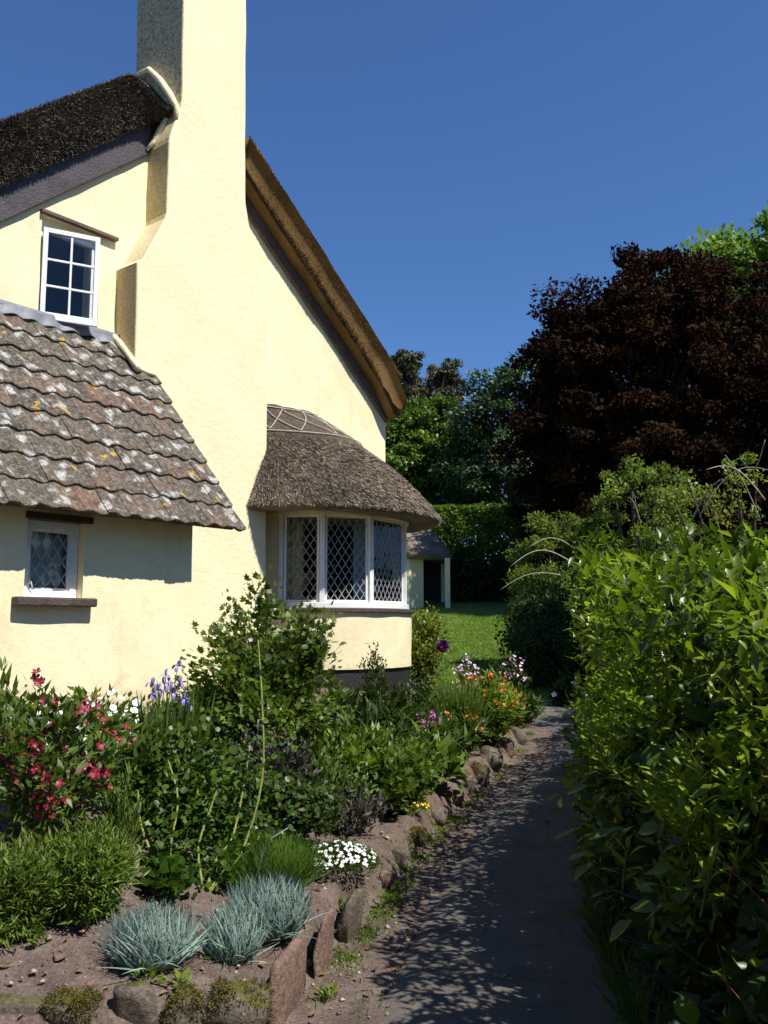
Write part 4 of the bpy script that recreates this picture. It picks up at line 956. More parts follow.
tree('broadleaf_tree', 'mid green broadleaf tree just beyond the cottage gable corner', (1.9, 42, gh(42)), 10,
     [(0, 0, 6.1, 2.8, 2.4, 3.0), (-1.6, 0, 5.6, 2.6, 2.4, 3.4), (1.9, 0, 5.2, 2.0, 2.0, 2.8), (-.4, 0, 7.6, 1.8, 1.4, 1.5), (.4, -.5, 2.8, 3.4, 2, 1.8)], 480, 85000, .18, LM['oak'], .22, .62, .6, 13, bark=M['bark'])
tree('conifer', 'tall brownish conifer showing above the broadleaf tree', (2.6, 60, gh(60)-.9), 18,
     [(-1.1, 0, 15.9, 1.2, 1.2, .9), (-.9, 0, 14.4, 1.2, 1.2, 1.4), (1.6, 0, 15.0, 1.3, 1.2, 1.2), (1.7, 0, 13.2, 1.6, 1.4, 1.8), (0, 0, 12.0, 2.4, 2.0, 2.2)], 260, 34000, .18, LM['pine'], .35, .42, .6, 14, trunk_h=.5, shell=.3)
tree('bluish_tree', 'dark blue-green tree between the broadleaf tree and the copper beech', (5.6, 38, gh(38)), 12,
     [(-.9, 0, 7.4, 1.7, 2.0, 2.3), (1.0, 0, 8.6, 2.0, 2, 2.6), (-.3, 0, 5.0, 2.8, 2, 2.6), (2.4, 0, 6.2, 2.4, 2, 3.4)], 300, 50000, .175, LM['bluetree'], .22, .62, .55, 15)
tree('evergreen_tree', 'dark evergreen filling the shade beside the far outbuilding', (4.4, 35.4, gh(35.4)), 2.2,
     [(-.8, 0, .9, 2.0, 1.0, 1.2), (1.6, -.3, 1.0, 2.4, 1.2, 1.5), (5.6, .2, 2.0, 3.0, 1.7, 2.6), (-2.2, .4, .8, 1.2, .9, 1.0)], 240, 40000, .16, LM['dark'], .2, .6, .7, 16, trunk_h=.3, shell=.3)
tree('woodland_tree', 'dark woodland tree at the far right behind the beech', (26, 47, gh(47)), 15, [(0, 0, 8, 8, 5, 7)], 160, 20000, .36, LM['oak'], .4, 1.4, .6, 17)
tree('woodland_tree', 'woodland tree hidden low behind the copper beech trunk', (13, 44, gh(44)), 11, [(0, 0, 5.5, 7, 4, 5.4)], 200, 22000, .33, LM['bluetree'], .4, 1.1, .6, 18)
for (x_, y_, h_, lb) in ((-9, -10, 8.5, 'unseen tree added to the left behind the photographer'), (1, -13, 9.5, 'unseen tree added straight behind the photographer'), (12, -1, 8.0, 'unseen tree added beyond the hedge right of the photographer'), (14.5, 8, 9.0, 'unseen tree added far right beyond the hedge'), (-12, -2, 8, 'unseen tree added left of the cottage behind the photographer')):
    tree('added_shade_tree', lb, (x_, y_, 0), h_, [(0, 0, h_*.55, 4.2, 4.0, h_*.42), (2.5, 1, h_*.4, 3, 3, h_*.3)], 120, 5000, .6, LM['oak'], .3, 1.1, .7, 70+int(x_), shell=.6)  # unseen trees added to cut sky light on path, hedge and windows
# clipped hedge bank behind the lawn
def hedge_box(name, label, pts, wdt, z0, z1, leaves, lsize, mat, seed, tmpl=None, bulge=.12, cat='hedge', rough=.10, lower=0, slope=(.38, .30), lowin=0):
    global R; R = np.random.default_rng(seed)
    pts = np.array(pts, float); c0 = Vector((pts[0, 0], pts[0, 1], gh(pts[0, 1]))); root = empty(name, c0, 0, label=label, cat=cat)
    sl_ = np.linalg.norm(np.diff(pts[:, :2], axis=0), axis=1); cum = np.concatenate([[0], np.cumsum(sl_)])
    u = R.random(leaves)*cum[-1]; x = np.interp(u, cum, pts[:, 0]); y = np.interp(u, cum, pts[:, 1]); zt = np.interp(u, cum, pts[:, 2]) if pts.shape[1] > 2 else np.full(leaves, z1)
    dx = np.interp(u+.05, cum, pts[:, 0])-np.interp(u-.05, cum, pts[:, 0]); dy = np.interp(u+.05, cum, pts[:, 1])-np.interp(u-.05, cum, pts[:, 1]); l = np.hypot(dx, dy)+1e-9; sx, sy = dy/l, -dx/l   # right of travel
    a = R.random(leaves)*(zt+wdt+zt*.7); face = a < zt; topm = (a >= zt) & (a < zt+wdt)
    v = np.where(face, 0, np.where(topm, (a-zt)/wdt, 1))*wdt; z = np.where(face, a, np.where(topm, zt, (a-zt-wdt)/.7))
    # rounded shoulder
    rr = slope[0]; sh = np.clip((z-(zt-rr))/rr, 0, 1); v = np.where(face, v+slope[1]*sh**1.35, v); 
    v = v+np.where(face, lowin*np.clip(1-z/1.0, 0, 1), 0)
    lump = (np.sin(u*2.3+seed)*np.sin(z*3.1+1)+.7*np.sin(u*5.7+z*2.3)+.5*np.sin(u*11+z*9+seed))*bulge
    dep = R.exponential(rough, leaves); n_out = np.where(face, -1, np.where(topm, 0, 1)); nz_ = np.where(topm, 1.0, .25)
    v = v-n_out*(-1)*0+(-n_out)*(dep*1.0-lump)*1.0; z = z-np.where(topm, dep-lump, 0)
    P = np.stack([x+sx*v, y+sy*v, z], -1); g_ = base_h(P[:, 1]); P[:, 2] = np.maximum(P[:, 2], lower+.02)+g_
    out = np.stack([sx*n_out, sy*n_out, nz_], -1); D = unit(out*.5+rv(leaves, .6)+np.array([0, 0, -.05])); N = unit(out+np.array([0, 0, .5])+rv(leaves, .45))
    foliage('foliage', P-np.array(c0), D, N, lsize*(.6+.8*R.random(leaves)), tmpl or T_kite(.3), mat, root, rnd=np.clip(.5+.25*np.sin(u*3+z*4)+R.normal(0, .25, leaves), 0, 1))
    return root, out
hedge_box('hedge', 'tall clipped green hedge standing behind the thatched outbuilding', [(-1.5, 37.5), (6, 36.8), (9.5, 36.8)], 1.6, 0, 3.75, 60000, .12, LM['clip'], 21, bulge=.04, rough=.05)
# planting at the far side of the path
tree('added_shade_tree', 'unseen tree added right of the hedge to shade the far shrub', (8.6, 12.2, gh(12.2)), 12.5, [(0, 0, 9.0, 1.35, 1.35, 3.4)], 100, 30000, .14, LM['oak'], .2, .8, .6, 30)  # added out of view; narrow crown shades the dark shrub at the path's end
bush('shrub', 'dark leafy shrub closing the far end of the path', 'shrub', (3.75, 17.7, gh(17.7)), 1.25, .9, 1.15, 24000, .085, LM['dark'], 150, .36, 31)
bush('shrub', 'green shrub overhanging the far path in front of the beech', 'shrub', (3.6, 18.4, gh(18.4)), 1.1, .9, 1.75, 20000, .07, LM['silver'], 140, .22, 32, zc=.55, shell=.7)
bush('shrub', 'sunlit grey-green shrub topped by loose sprays above the hedge', 'shrub', (5.1, 17.9, gh(17.9)), 1.25, 1.0, 2.5, 20000, .075, LM['silver'], 130, .22, 33, zc=.55, shell=.7)
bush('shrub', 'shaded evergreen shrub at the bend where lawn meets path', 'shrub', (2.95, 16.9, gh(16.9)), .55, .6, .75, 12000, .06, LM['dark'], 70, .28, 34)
bush('shrub', 'broad dark shrub behind the middle of the long hedge', 'shrub', (5.3, 13.2, gh(13.2)), 1.9, 1.6, 1.35, 20000, .10, LM['mid'], 120, .42, 35)
bush('shrub', 'yellow-green budding shrub rising over the hedge at the right edge', 'shrub', (5.0, 12.2, gh(12.2)), 1.5, 1.0, 2.0, 5200, .06, LM['yellow'], 100, .17, 36, zc=.6, shell=.7)
# ---- the long hedge beside the path
HL = [(1.75, -2.2, 1.6), (1.35, -.5, 1.6), (1.12, 1.2, 1.62), (.94, 2.6, 1.66), (.90, 3.6, 1.76), (1.04, 5.0, 1.90), (1.50, 7.2, 1.85), (2.12, 9.4, 1.7), (2.7, 11.4, 1.3), (3.2, 13.1, 1.1)]
hd, _ = hedge_box('hedge', 'long glossy leaved hedge of laurel and ivy on the right of the path', HL, 2.4, 0, 2, 135000, .086, LM['hedge'], 41, tmpl=T_fold(.17, .04, -.18), bulge=.15, rough=.13, slope=(1.25, 1.15), lowin=.34)
hb = Vector(hd.location)
R = np.random.default_rng(42)
def hedge_pt(n, umin=0, umax=1, zlo=.3, zhi=1.0):
    pts = np.array(HL); sl_ = np.linalg.norm(np.diff(pts[:, :2], axis=0), axis=1); cum = np.concatenate([[0], np.cumsum(sl_)])
    u = (umin+(umax-umin)*R.random(n))*cum[-1]; x = np.interp(u, cum, pts[:, 0]); y = np.interp(u, cum, pts[:, 1]); zt = np.interp(u, cum, pts[:, 2])
    z = zt*(zlo+(zhi-zlo)*R.random(n)); sh = np.clip((z-zt+1.25)/1.25, 0, 1)
    dx = np.interp(u+.05, cum, pts[:, 0])-x; dy = np.interp(u+.05, cum, pts[:, 1])-y; l = np.hypot(dx, dy)+1e-9; sx, sy = dy/l, -dx/l
    v = 1.15*sh**1.35; return np.stack([x+sx*v, y+sy*v, z+base_h(y)], -1), np.stack([-sx, -sy, 0*sx], -1)
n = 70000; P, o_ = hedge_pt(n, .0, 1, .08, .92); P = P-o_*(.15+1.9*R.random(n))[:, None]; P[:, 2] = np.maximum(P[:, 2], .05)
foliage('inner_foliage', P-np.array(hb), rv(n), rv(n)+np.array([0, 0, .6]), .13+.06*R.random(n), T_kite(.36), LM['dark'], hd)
# inner twigs so that gaps look woody
P, o_ = hedge_pt(900, .0, 1, 0.0, .95); Q2 = P-o_*.45+rv(900, .12); t = np.linspace(0, 1, 5)[None, :, None]; md = (P+Q2)/2; md[:, 2] -= .12
Q2[:, 2] = np.maximum(Q2[:, 2]-.25, .05)
tubes_np('twigs', (P[:, None]*t*t+2*md[:, None]*t*(1-t)+Q2[:, None]*(1-t)**2)-np.array(hb), np.linspace(1, .5, 5)[None]*.006*np.ones((900, 1)), 4, M['bark'], hd, kind='stuff')
# foot of the hedge: rank grass, ferny stuff
n = 9000; P, o_ = hedge_pt(n, .1, 1, 0, .02); P += o_*(R.random(n)[:, None]*.16-.22); P[:, 2] = G(P[:, 0], P[:, 1])+.0
foliage('rank_grass', P-np.array(hb), unit(o_*.5+np.array([0, 0, 1.0])+rv(n, .35)), o_+rv(n, .3), .22*(.4+R.random(n)), T_blade(.022, .35), LM['grass'], hd)
def hedge_hit(px, py):
    d = ray(px, py); pts = np.array(HL)
    for Y in np.arange(1.6, 15, .03):
        x, z = d[0]/d[1]*Y, EYE+d[2]/d[1]*Y; xe = np.interp(Y, pts[:, 1], pts[:, 0]); zt = np.interp(Y, pts[:, 1], pts[:, 2]); sh = min(1, max(0, (z-base_h(Y)-zt+1.25)/1.25))
        if z-base_h(Y) < zt and x > xe+1.15*sh**1.35: return Y
    return None
# young upright shoots: each with a stem and whorl of long leaves (large leaves are objects of their own)
LMESH = []
def leafmesh(nm, tmpl, mat): v, f = tmpl; me = npmesh(nm, v, f, mat, True, rnd=np.full(len(v), random.random())); return me
long_leaf = [leafmesh('leaf', T_leaf(.115, .03, -.10-.08*i, .10), LM['shoot']) for i in range(3)]
broad_leaf = [leafmesh('leaf', T_leaf(.24, .06, -.14, .22), LM['hedge']) for i in range(3)]
ivy_leaf = [leafmesh('leaf', T_round(.5, -.08), LM['ivy']) for i in range(3)]
def leaf_obj(me, p, d, nrm, sz, parent, name='leaf'):
    d = Vector(d).normalized(); x = d.cross(Vector(nrm)).normalized(); z = x.cross(d)
    mt = Matrix(((x.x, d.x, z.x, p[0]), (x.y, d.y, z.y, p[1]), (x.z, d.z, z.z, p[2]), (0, 0, 0, 1))) @ Matrix.Scale(sz, 4)
    return link(name, me, parent, mt)
cnt = 0; stems = []
def shoot(px, py, Y, h, nl, sz, me=None, mat_t='red_stem'):
    """a shoot whose tip sits at distance Y, with nl leaves"""
    global cnt
    Yh = hedge_hit(px, py+22) or hedge_hit(px, py+50)
    if not Yh: return
    sz *= min(1.7, max(1, Yh/3.4)); h = h*min(1.8, max(1, Yh/3.2)); Yh -= .10
    tip = at(px, py, Yh); foot = tip-Vector((random.uniform(-.04, .04), random.uniform(-.04, .04), h)); stems.append([foot-hb, (foot+tip)/2-hb+Vector((random.uniform(-.02, .02), 0, 0)), tip-hb])
    for i in range(nl):
        k = i/max(1, nl-1); a = i*2.4+random.random(); p = foot+(tip-foot)*(.25+.75*k); up = .35+1.5*k**2
        d = Vector((math.cos(a), math.sin(a), up+random.uniform(-.2, .2)))
        leaf_obj((me or long_leaf)[i % 3], p-hb, d, Vector((-math.cos(a)*.5, -math.sin(a)*.5, 1)), sz*(1.1-.35*k)*random.uniform(.85, 1.15), hd); cnt += 1
for (px, py, Y, h, nl, sz) in [(598, 640, 4, .2, 10, .12), (655, 690, 3, .2, 10, .12), (670, 600, 3, .2, 12, .13), (720, 560, 3, .2, 12, .12), (748, 650, 3, .2, 10, .12), (640, 590, 3, .2, 10, .11), (590, 545, 5, .2, 9, .12), (621, 530, 4.0, .26, 14, .15), (650, 560, 3.6, .2, 11, .13), (680, 625, 3.1, .2, 12, .13), (700, 612, 3.0, .22, 13, .13), (722, 640, 2.8, .24, 14, .14), (664, 640, 3.3, .2, 10, .12), (640, 655, 3.6, .18, 10, .12), (606, 672, 4.0, .18, 9, .12),
                               (735, 590, 3.0, .2, 10, .12), (596, 600, 5.0, .2, 9, .14), (612, 580, 4.8, .2, 9, .14), (705, 690, 2.9, .2, 11, .12), (742, 700, 2.7, .2, 10, .12), (628, 850, 3.4, .14, 8, .11), (711, 868, 2.9, .16, 9, .12), (690, 560, 3.8, .2, 9, .13), (755, 545, 3.2, .22, 10, .13)]: shoot(px, py, Y, h, nl, sz)
# broad glossy and round ivy leaves on the face and top
P, o_ = hedge_pt(2600, .30, .62, .30, 1.02)
vis = []
for p, o in zip(P, o_):
    v = p-np.array([0, 0, EYE]); X = 384+F*v[0]/(v[1]*math.cos(PITCH)+v[2]*math.sin(PITCH))
    if 560 < X < 790 and v[1] > 1.9: vis.append((p+o*random.uniform(.02, .11), o))
random.shuffle(vis)
for i, (p, o) in enumerate(vis[:max(0, 296-cnt)]):
    me = (ivy_leaf if i % 3 == 0 else broad_leaf)[i % 3]; d = Vector((o[0]*.6+random.gauss(0, .5), o[1]*.6+random.gauss(0, .5), random.uniform(-.7, .5)))
    leaf_obj(me, Vector(p)-hb, d, Vector((o[0]*.8+random.gauss(0, .3), o[1]*.8-.3+random.gauss(0, .3), .9)), random.uniform(.075, .125)*(.8 if i % 3 == 0 else 1), hd)
n = 1500; P, o_ = hedge_pt(n, .35, .8, .55, 1.03); P = P+o_*(R.random(n)[:, None]*.16-.04)
foliage('broad_leaves', P-np.array(hb), unit(o_*.6+rv(n, .5)), unit(o_*.7+np.array([0, 0, .9])+rv(n, .35)), .05+.07*R.random(n), T_round(.46, -.08), LM['ivy'], hd)
n = 18000; P, o_ = hedge_pt(5200, .28, .95, .48, 1.03); kk = np.argsort(-(np.sin(P[:, 1]*3.1)*np.sin(P[:, 2]*5+P[:, 1]*2)+.6*np.sin(P[:, 1]*7.3+P[:, 2]*3)+R.normal(0, .5, 5200)))[:1800]; P, o_ = P[kk], o_[kk]; u1 = R.random(1800)[:, None]; P = np.repeat(P, 10, 0)+np.repeat(o_*u1*.16, 10, 0)+np.repeat(u1*np.array([[0, 0, .10]]), 10, 0); o_ = np.repeat(o_, 10, 0); a = R.random(n)*6.28
foliage('young_leaves', P-np.array(hb)+rv(n, .02), unit(np.stack([np.cos(a), np.sin(a), .4+.9*R.random(n)], -1)+o_*.4), np.array([0, 0, 1.])+rv(n, .3), .05+.05*R.random(n), T_leaf(.12, .03, -.12, .1), LM['shoot'], hd)
S3 = np.array([[tuple(q) for q in s] for s in stems]); t = np.linspace(0, 1, 6)[None, :, None]; Cv = S3[:, 0:1]*(1-t)**2+2*S3[:, 1:2]*t*(1-t)+S3[:, 2:3]*t*t
for c in Cv:
    m = MB(); m.tube([tuple(x) for x in c], [.0055, .005, .0045, .004, .0035, .002], 6); m.build('stem', M['red_stem'] if random.random() < .25 else M['greystem'], hd, True)
# pale dead sprays arching out of the hedge
def arc(name, p0, p1, sag, r, mat, parent, off, k=10, curl=0):
    p0, p1 = Vector(p0), Vector(p1); P = []
    for i in range(k+1):
        t_ = i/k; q = p0.lerp(p1, t_); q.z += sag*math.sin(math.pi*t_)+curl*t_**4; P.append(q-off)
    m = MB(); m.tube(P, [r*(1-.6*i/k) for i in range(k+1)], 5); return m.build(name, mat, parent, True)
for (a, b, ya, yb, sag, r) in [((568, 560), (510, 567), 8.2, 8.6, .12, .007), ((575, 549), (528, 548), 8.4, 8.8, .10, .006), ((560, 575), (500, 590), 8.6, 9.3, .08, .005), ((692, 520), (720, 480), 4.2, 4.0, .03, .005), ((748, 470), (765, 440), 3.4, 3.2, -.04, .004), ((700, 515), (768, 470), 4.4, 4.0, .10, .004), ((760, 520), (725, 455), 4.2, 4.6, .05, .004), ((640, 522), (630, 498), 5.4, 5.2, .03, .005), ((765, 500), (706, 470), 4.3, 4.6, .08, .004)]:
    ya = (hedge_hit(*a) or hedge_hit(a[0], a[1]+25) or hedge_hit(a[0], a[1]+60) or ya)+.05; yb = ya-.15
    arc('dead_twig', at(*a, ya), at(*b, yb), sag, r, M['pale_twig'], hd, hb)
n = 400; P, o_ = hedge_pt(n, .24, .36, .30, .62); P = P+o_*.03; XX = 384+F*P[:, 0]/P[:, 1]; kk = (XX > 705) & (XX < 790); P, o_ = P[kk][:9], o_[kk][:9]; n = len(P); Q2 = P+o_*.1+np.stack([R.normal(0, .08, n), R.normal(0, .08, n), .12+.2*R.random(n)], -1)
tubes_np('red_stems', ((1-np.linspace(0, 1, 4)[None, :, None])*P[:, None]+np.linspace(0, 1, 4)[None, :, None]*Q2[:, None])-np.array(hb), np.full((n, 4), .0016), 4, M['red_stem'], hd, kind='stuff')
LM['moss'] = leafmat('golden_moss', [(.05, .055, .010), (.11, .10, .018), (.19, .14, .03)], .8, .2, patch=9)
LM['turf'] = leafmat('turf_blade', [(.10, .185, .014), (.14, .23, .02), (.18, .26, .035)], .6, .4)
# ================================================================== stones round the bed
def rock(name, label, c, dims, rz, mat, seed, group='stones edging the flower bed', tilt=(0, 0), sub=3, expo=.55):
    import bmesh
    r = random.Random(seed); bm = bmesh.new(); bmesh.ops.create_icosphere(bm, subdivisions=sub, radius=1); o_ = Vector((r.uniform(0, 50), r.uniform(0, 50), r.uniform(0, 50)))
    pl = [(Vector((r.gauss(0, 1), r.gauss(0, 1), r.gauss(0, .7))).normalized(), r.uniform(.58, .9)) for _ in range(13)]
    for v in bm.verts:
        p = v.co; p = Vector([math.copysign(abs(a)**expo, a) for a in p]); p = p*.86
        for n_, d_ in pl:
            k = p.dot(n_)-d_
            if k > 0: p = p-n_*k*.95
        p = p*(1+.10*noise.noise(p*1.7+o_)+.05*noise.noise(p*5+o_)+.025*noise.noise(p*13+o_))
        v.co = Vector((p.x*dims[0]/2, p.y*dims[1]/2, p.z*dims[2]/2))
    me = bpy.data.meshes.new(name); bm.to_mesh(me); bm.free(); me.materials.append(mat)
    me.polygons.foreach_set('use_smooth', [True]*len(me.polygons))
    o = link(name, me); o.location = c; o.rotation_euler = (tilt[0], tilt[1], rz); return setp(o, label, 'stone', group)
def near(px, py, dz=0): p = gpx(px, py); return Vector((p.x, p.y, p.z+dz))
STONES = [ # px, py of the middle, size x,y,z, rotation, tilt, material, label
 ((236, 1002), (.30, .26, .26), .2, (0, .1), 'rock_moss', 'large rounded boulder capped with golden green moss at the bed corner'),
 ((180, 1012), (.17, .15, .20), .5, (.1, .2), 'rock_moss', 'narrow mossy stone squeezed left of the big mossy boulder'),
 ((133, 1006), (.22, .14, .27), .1, (.15, -.1), 'rock', 'pointed grey upright stone in the front row of the bed'),
 ((74, 1010), (.24, .17, .17), -.1, (0, 0), 'rock_moss', 'squat stone with a mossy top between pointed stone and corner of the photo'),
 ((20, 1006), (.24, .18, .17), .1, (.1, 0), 'rock', 'broad low brown stone at the bottom left edge of the bed'),
 ((-.405, 3.98), (.075, .58, .34), -.19, (0, .06), 'rock_red', 'long upright red sandstone slab edging the path nearest the camera'),
 ((-.285, 4.46), (.07, .40, .33), -.24, (0, .08), 'rock_red', 'second upright red slab leaning behind the long nearest slab'),
 ((-.165, 4.88), (.075, .42, .32), -.30, (0, .10), 'rock', 'pale grey tilted slab with a pointed top beside mossy path edge'),
 ((385, 884), (.12, .14, .13), .4, (.1, .1), 'rock_red', 'small reddish block at the end of the pale tilted slab'),
 ((398, 860), (.17, .20, .20), .2, (0, .1), 'rock', 'stone beside the white candytuft at the path edge'),
 ((415, 838), (.20, .18, .18), .9, (.1, 0), 'rock_moss', 'dark damp stone below the yellow flowered cushion'),
 ((435, 818), (.18, .24, .22), .3, (0, .15), 'rock', 'grey stone in the row level with the foxglove leaves'),
 ((455, 800), (.18, .22, .22), -.2, (.1, .1), 'rock_red', 'reddish pitted stone halfway along the curved stone edging'),
 ((466, 786), (.20, .22, .30), .2, (0, .2), 'rock', 'upright grey stone with shadowed hollows halfway along the edging'),
 ((478, 776), (.22, .28, .34), .5, (.1, .1), 'rock_moss', 'dark rugged stone in front of the orange flowers'),
 ((491, 762), (.28, .34, .42), .1, (0, .1), 'rock', 'tall brown grey boulder below the orange flowers'),
 ((506, 750), (.26, .30, .40), -.3, (.1, 0), 'rock_red', 'reddish boulder between the tall boulder and the end of the row'),
 ((517, 738), (.26, .34, .42), .3, (0, .1), 'rock', 'large pale boulder near the far end of the stone row'),
 ((523, 727), (.24, .26, .30), .1, (0, 0), 'rock_moss', 'last mossy stone of the row where the path meets the lawn')]
for k, (pp, dm, rz, tl, mt, lb) in enumerate(STONES):
    dm = (dm[0], dm[1], dm[2]*(.8 if k > 8 else 1)); c = near(*pp) if pp[0] > 5 else Vector((pp[0], pp[1], .05)); c.z += dm[2]*((.18 if k < 9 else .05) if k > 4 else -.12); ro = rock('edging_stone', lb, c, dm, rz, M[mt], 50+k, tilt=tl, expo=.42 if 'slab' in lb else .6)
    if mt == 'rock_moss':
        nv = len(ro.data.vertices); co = np.empty(nv*3, np.float32); ro.data.vertices.foreach_get('co', co); no = np.empty(nv*3, np.float32); ro.data.vertices.foreach_get('normal', no); co = co.reshape(-1, 3); no = no.reshape(-1, 3)
        w_ = np.clip(no[:, 2]+.35, 0, 1)*(np.sin(co[:, 0]*23+k)*np.sin(co[:, 1]*19)*.4+.7); w_ /= w_.sum(); ii_ = R.choice(nv, 3200, p=w_); P = co[ii_]+rv(3200, .008)
        foliage('moss', P, no[ii_]+rv(3200, .5), rv(3200), .006+.007*R.random(3200), T_kite(.25), LM['moss'], ro)
for k, (pp, dm, lb) in enumerate([((308, 966), (.06, .05, .04), 'small flat pinkish stone lying on the soil behind the long slab'), ((92, 985), (.09, .06, .035), 'flat pale stone lying on the soil behind the squat mossy stone'), ((60, 958), (.08, .06, .02), 'thin flat stone sunk in the soil at the lower left'), ((448, 795), (.10, .10, .08), 'small pink stone perched on the bed rim beside the path')]):
    dm = (dm[0], dm[1], dm[2]*(.8 if k > 8 else 1)); c = near(*pp) if pp[0] > 5 else Vector((pp[0], pp[1], .05)); c.z += .005; rock('loose_stone', lb, c, dm, k, M['rock_red'], 90+k, group='loose stones on the soil', sub=3)
# gravel and clods on the soil: stuff
R = np.random.default_rng(5)
n = 9000; x = -2.6+5.6*R.random(n); y = 3.1+9*R.random(n)**1.6; d = sdist(x, y, BED); ok = (d > -.42-1.1*(R.random(n) < .12)) & (x > -2.4); x, y = x[ok], y[ok]; n = len(x)
oct_v = np.array([(1, 0, 0), (0, 1, 0), (-1, 0, 0), (0, -1, 0), (0, 0, .6), (0, 0, -.6)], float); oct_f = np.array([(0, 1, 4), (1, 2, 4), (2, 3, 4), (3, 0, 4), (1, 0, 5), (2, 1, 5), (3, 2, 5), (0, 3, 5)])
sz = .004+.016*R.random(n)**4; V = oct_v[None]*sz[:, None, None]*(.6+.8*R.random((n, 6, 1))); a = R.random(n)*6.28; c_, s_ = np.cos(a)[:, None], np.sin(a)[:, None]
V = np.stack([V[..., 0]*c_-V[..., 1]*s_, V[..., 0]*s_+V[..., 1]*c_, V[..., 2]], -1)+np.stack([x, y, G(x, y)+.006], -1)[:, None]
gm = leafmat('grit', [(.10, .06, .05), (.20, .14, .12), (.30, .24, .21), (.42, .38, .35)], .9, 0, patch=6)
link('gravel', npmesh('gravel', V.reshape(-1, 3), (oct_f[None]+(np.arange(n)*6)[:, None, None]).reshape(-1, 3), gm, rnd=np.repeat(R.random(n), 6)), label='grit and small clods strewn over the reddish soil', cat='gravel', kind='stuff')
n = 2200; x = -2.6+5.6*R.random(n); y = 3.1+11*R.random(n)**1.5; d = sdist(x, y, BED); ok = (d > -1.5) & (d < 2.5) & ((d > -.4) | (R.random(n) < .5)); x, y = x[ok], y[ok]; n = len(x)
P = np.stack([x, y, G(x, y)+.012], -1)
lt = foliage('leaf_litter', P, rv(n)*np.array([1, 1, .15]), np.array([0, 0, 1.])+rv(n, .25), .02+.035*R.random(n), T_leaf(.25, .1, -.1), LM['dry']); setp(lt, 'dry brown leaf litter scattered on bed and path edge', 'leaf litter')
# moss and tiny grass along the foot of the stones
def patches(name, label, cat, centres, n, r, ln, tmpl, mat):
    C_ = np.array([tuple(gpx(*c))[:2] for c in centres]); i = R.integers(0, len(C_), n); xy = C_[i]+R.normal(0, 1, (n, 2))*np.array(r); P = np.stack([xy[:, 0], xy[:, 1], G(xy[:, 0], xy[:, 1])+.004], -1)
    o = foliage(name, P, np.array([0, 0, 1.])+rv(n, .5), rv(n), ln*(.5+R.random(n)), tmpl, mat); return setp(o, label, cat)
patches('moss', 'bright green moss and seedlings along the foot of the stones', 'moss', [(398, 888), (405, 872), (418, 860), (432, 842), (380, 915), (345, 960), (455, 822), (468, 806), (478, 798), (500, 778), (520, 752), (390, 900), (365, 935), (440, 832), (530, 735), (505, 768)], 4200, (.045, .07), .018, T_kite(.3), LM['bright'])
patches('weed_grass', 'short weedy grass tufts on the dirt verge of the path', 'grass', [(350, 975), (375, 930), (410, 880), (425, 852), (462, 818), (488, 795), (365, 1005), (320, 1000), (340, 940)], 300, (.04, .08), .035, T_blade(.05, .4), LM['grass'])

T_leaf = lambda w=.27, f=.06, d=-.12, w2=None: T_fold(w*.95, f, d)
# ================================================================== flower bed plants
R = np.random.default_rng(77)
def tuft(name, label, cat, px, py, h, r, n, wd, mat, group=None, bend=.5, loc=None, spread=1.0, kind='stuff'):
    p = Vector(loc) if loc is not None else gpx(px, py); root = empty(name, p, 0, label=label, cat=cat, group=group)
    a = R.random(n)*6.28; q = np.sqrt(R.random(n)); lean_ = q*spread; b = np.stack([np.cos(a)*q*r*.45, np.sin(a)*q*r*.45, np.zeros(n)-.01], -1)
    D = np.stack([np.cos(a)*lean_, np.sin(a)*lean_, np.ones(n)], -1)+rv(n, .18); N = np.stack([np.cos(a), np.sin(a), .0*a], -1)*(1)+rv(n, .3)+np.array([0, 0, .2])
    foliage('blades', b, D, N, h*(.55+.5*R.random(n))*(1-.15*q), T_blade(wd, bend), mat, root, kind=kind); return root
tuft('blue_fescue', 'spiky blue-grey grass tuft on the left, standing apart on bare soil', 'ornamental grass', 152, 962, .25, .25, 1500, .016, LM['blue'], 'blue fescue tufts', .55, spread=1.1)
tuft('blue_fescue', 'middle blue-grey grass tuft with thin loose outer blades', 'ornamental grass', 232, 958, .24, .17, 1000, .016, LM['blue'], 'blue fescue tufts', .55, spread=.95)
tuft('blue_fescue', 'widest blue-grey grass tuft at the right, nearest the slabs', 'ornamental grass', 268, 932, .27, .25, 1700, .015, LM['blue'], 'blue fescue tufts', .55, spread=1.1)
# willow-leaved bright clumps
TL = T_leaf(.10, .02, -.18, .09)
plant('phlox', 'bright green narrow-leaved clump behind the left blue grass tuft', 'perennial', 88, 918, .42, .20, .17, 6500, TL, .044, LM['bright'], 90, .028, .8, .35, .75, rad=.0035, f0=.1, pw=1)
plant('phlox', 'narrow-leaved green clump cut by the left edge of the photo', 'perennial', 12, 935, .40, .20, .17, 5200, TL, .042, LM['bright'], 70, .03, .8, .35, .75, rad=.0035, f0=.1, pw=1)
plant('phlox', 'taller willowy stems growing behind the bright narrow-leaved clump', 'perennial', 122, 885, .50, .14, .12, 900, TL, .06, LM['bright'], 18, .02, .8, .6, .35, rad=.003, f0=.1, pw=1)
plant('wood_spurge', 'low yellow-green clump with pale tips between two narrow-leaved clumps', 'perennial', 45, 900, .30, .20, .16, 1300, T_leaf(.2), .05, LM['yellow'], 40, .025, .7, .7, .4, rad=.003)
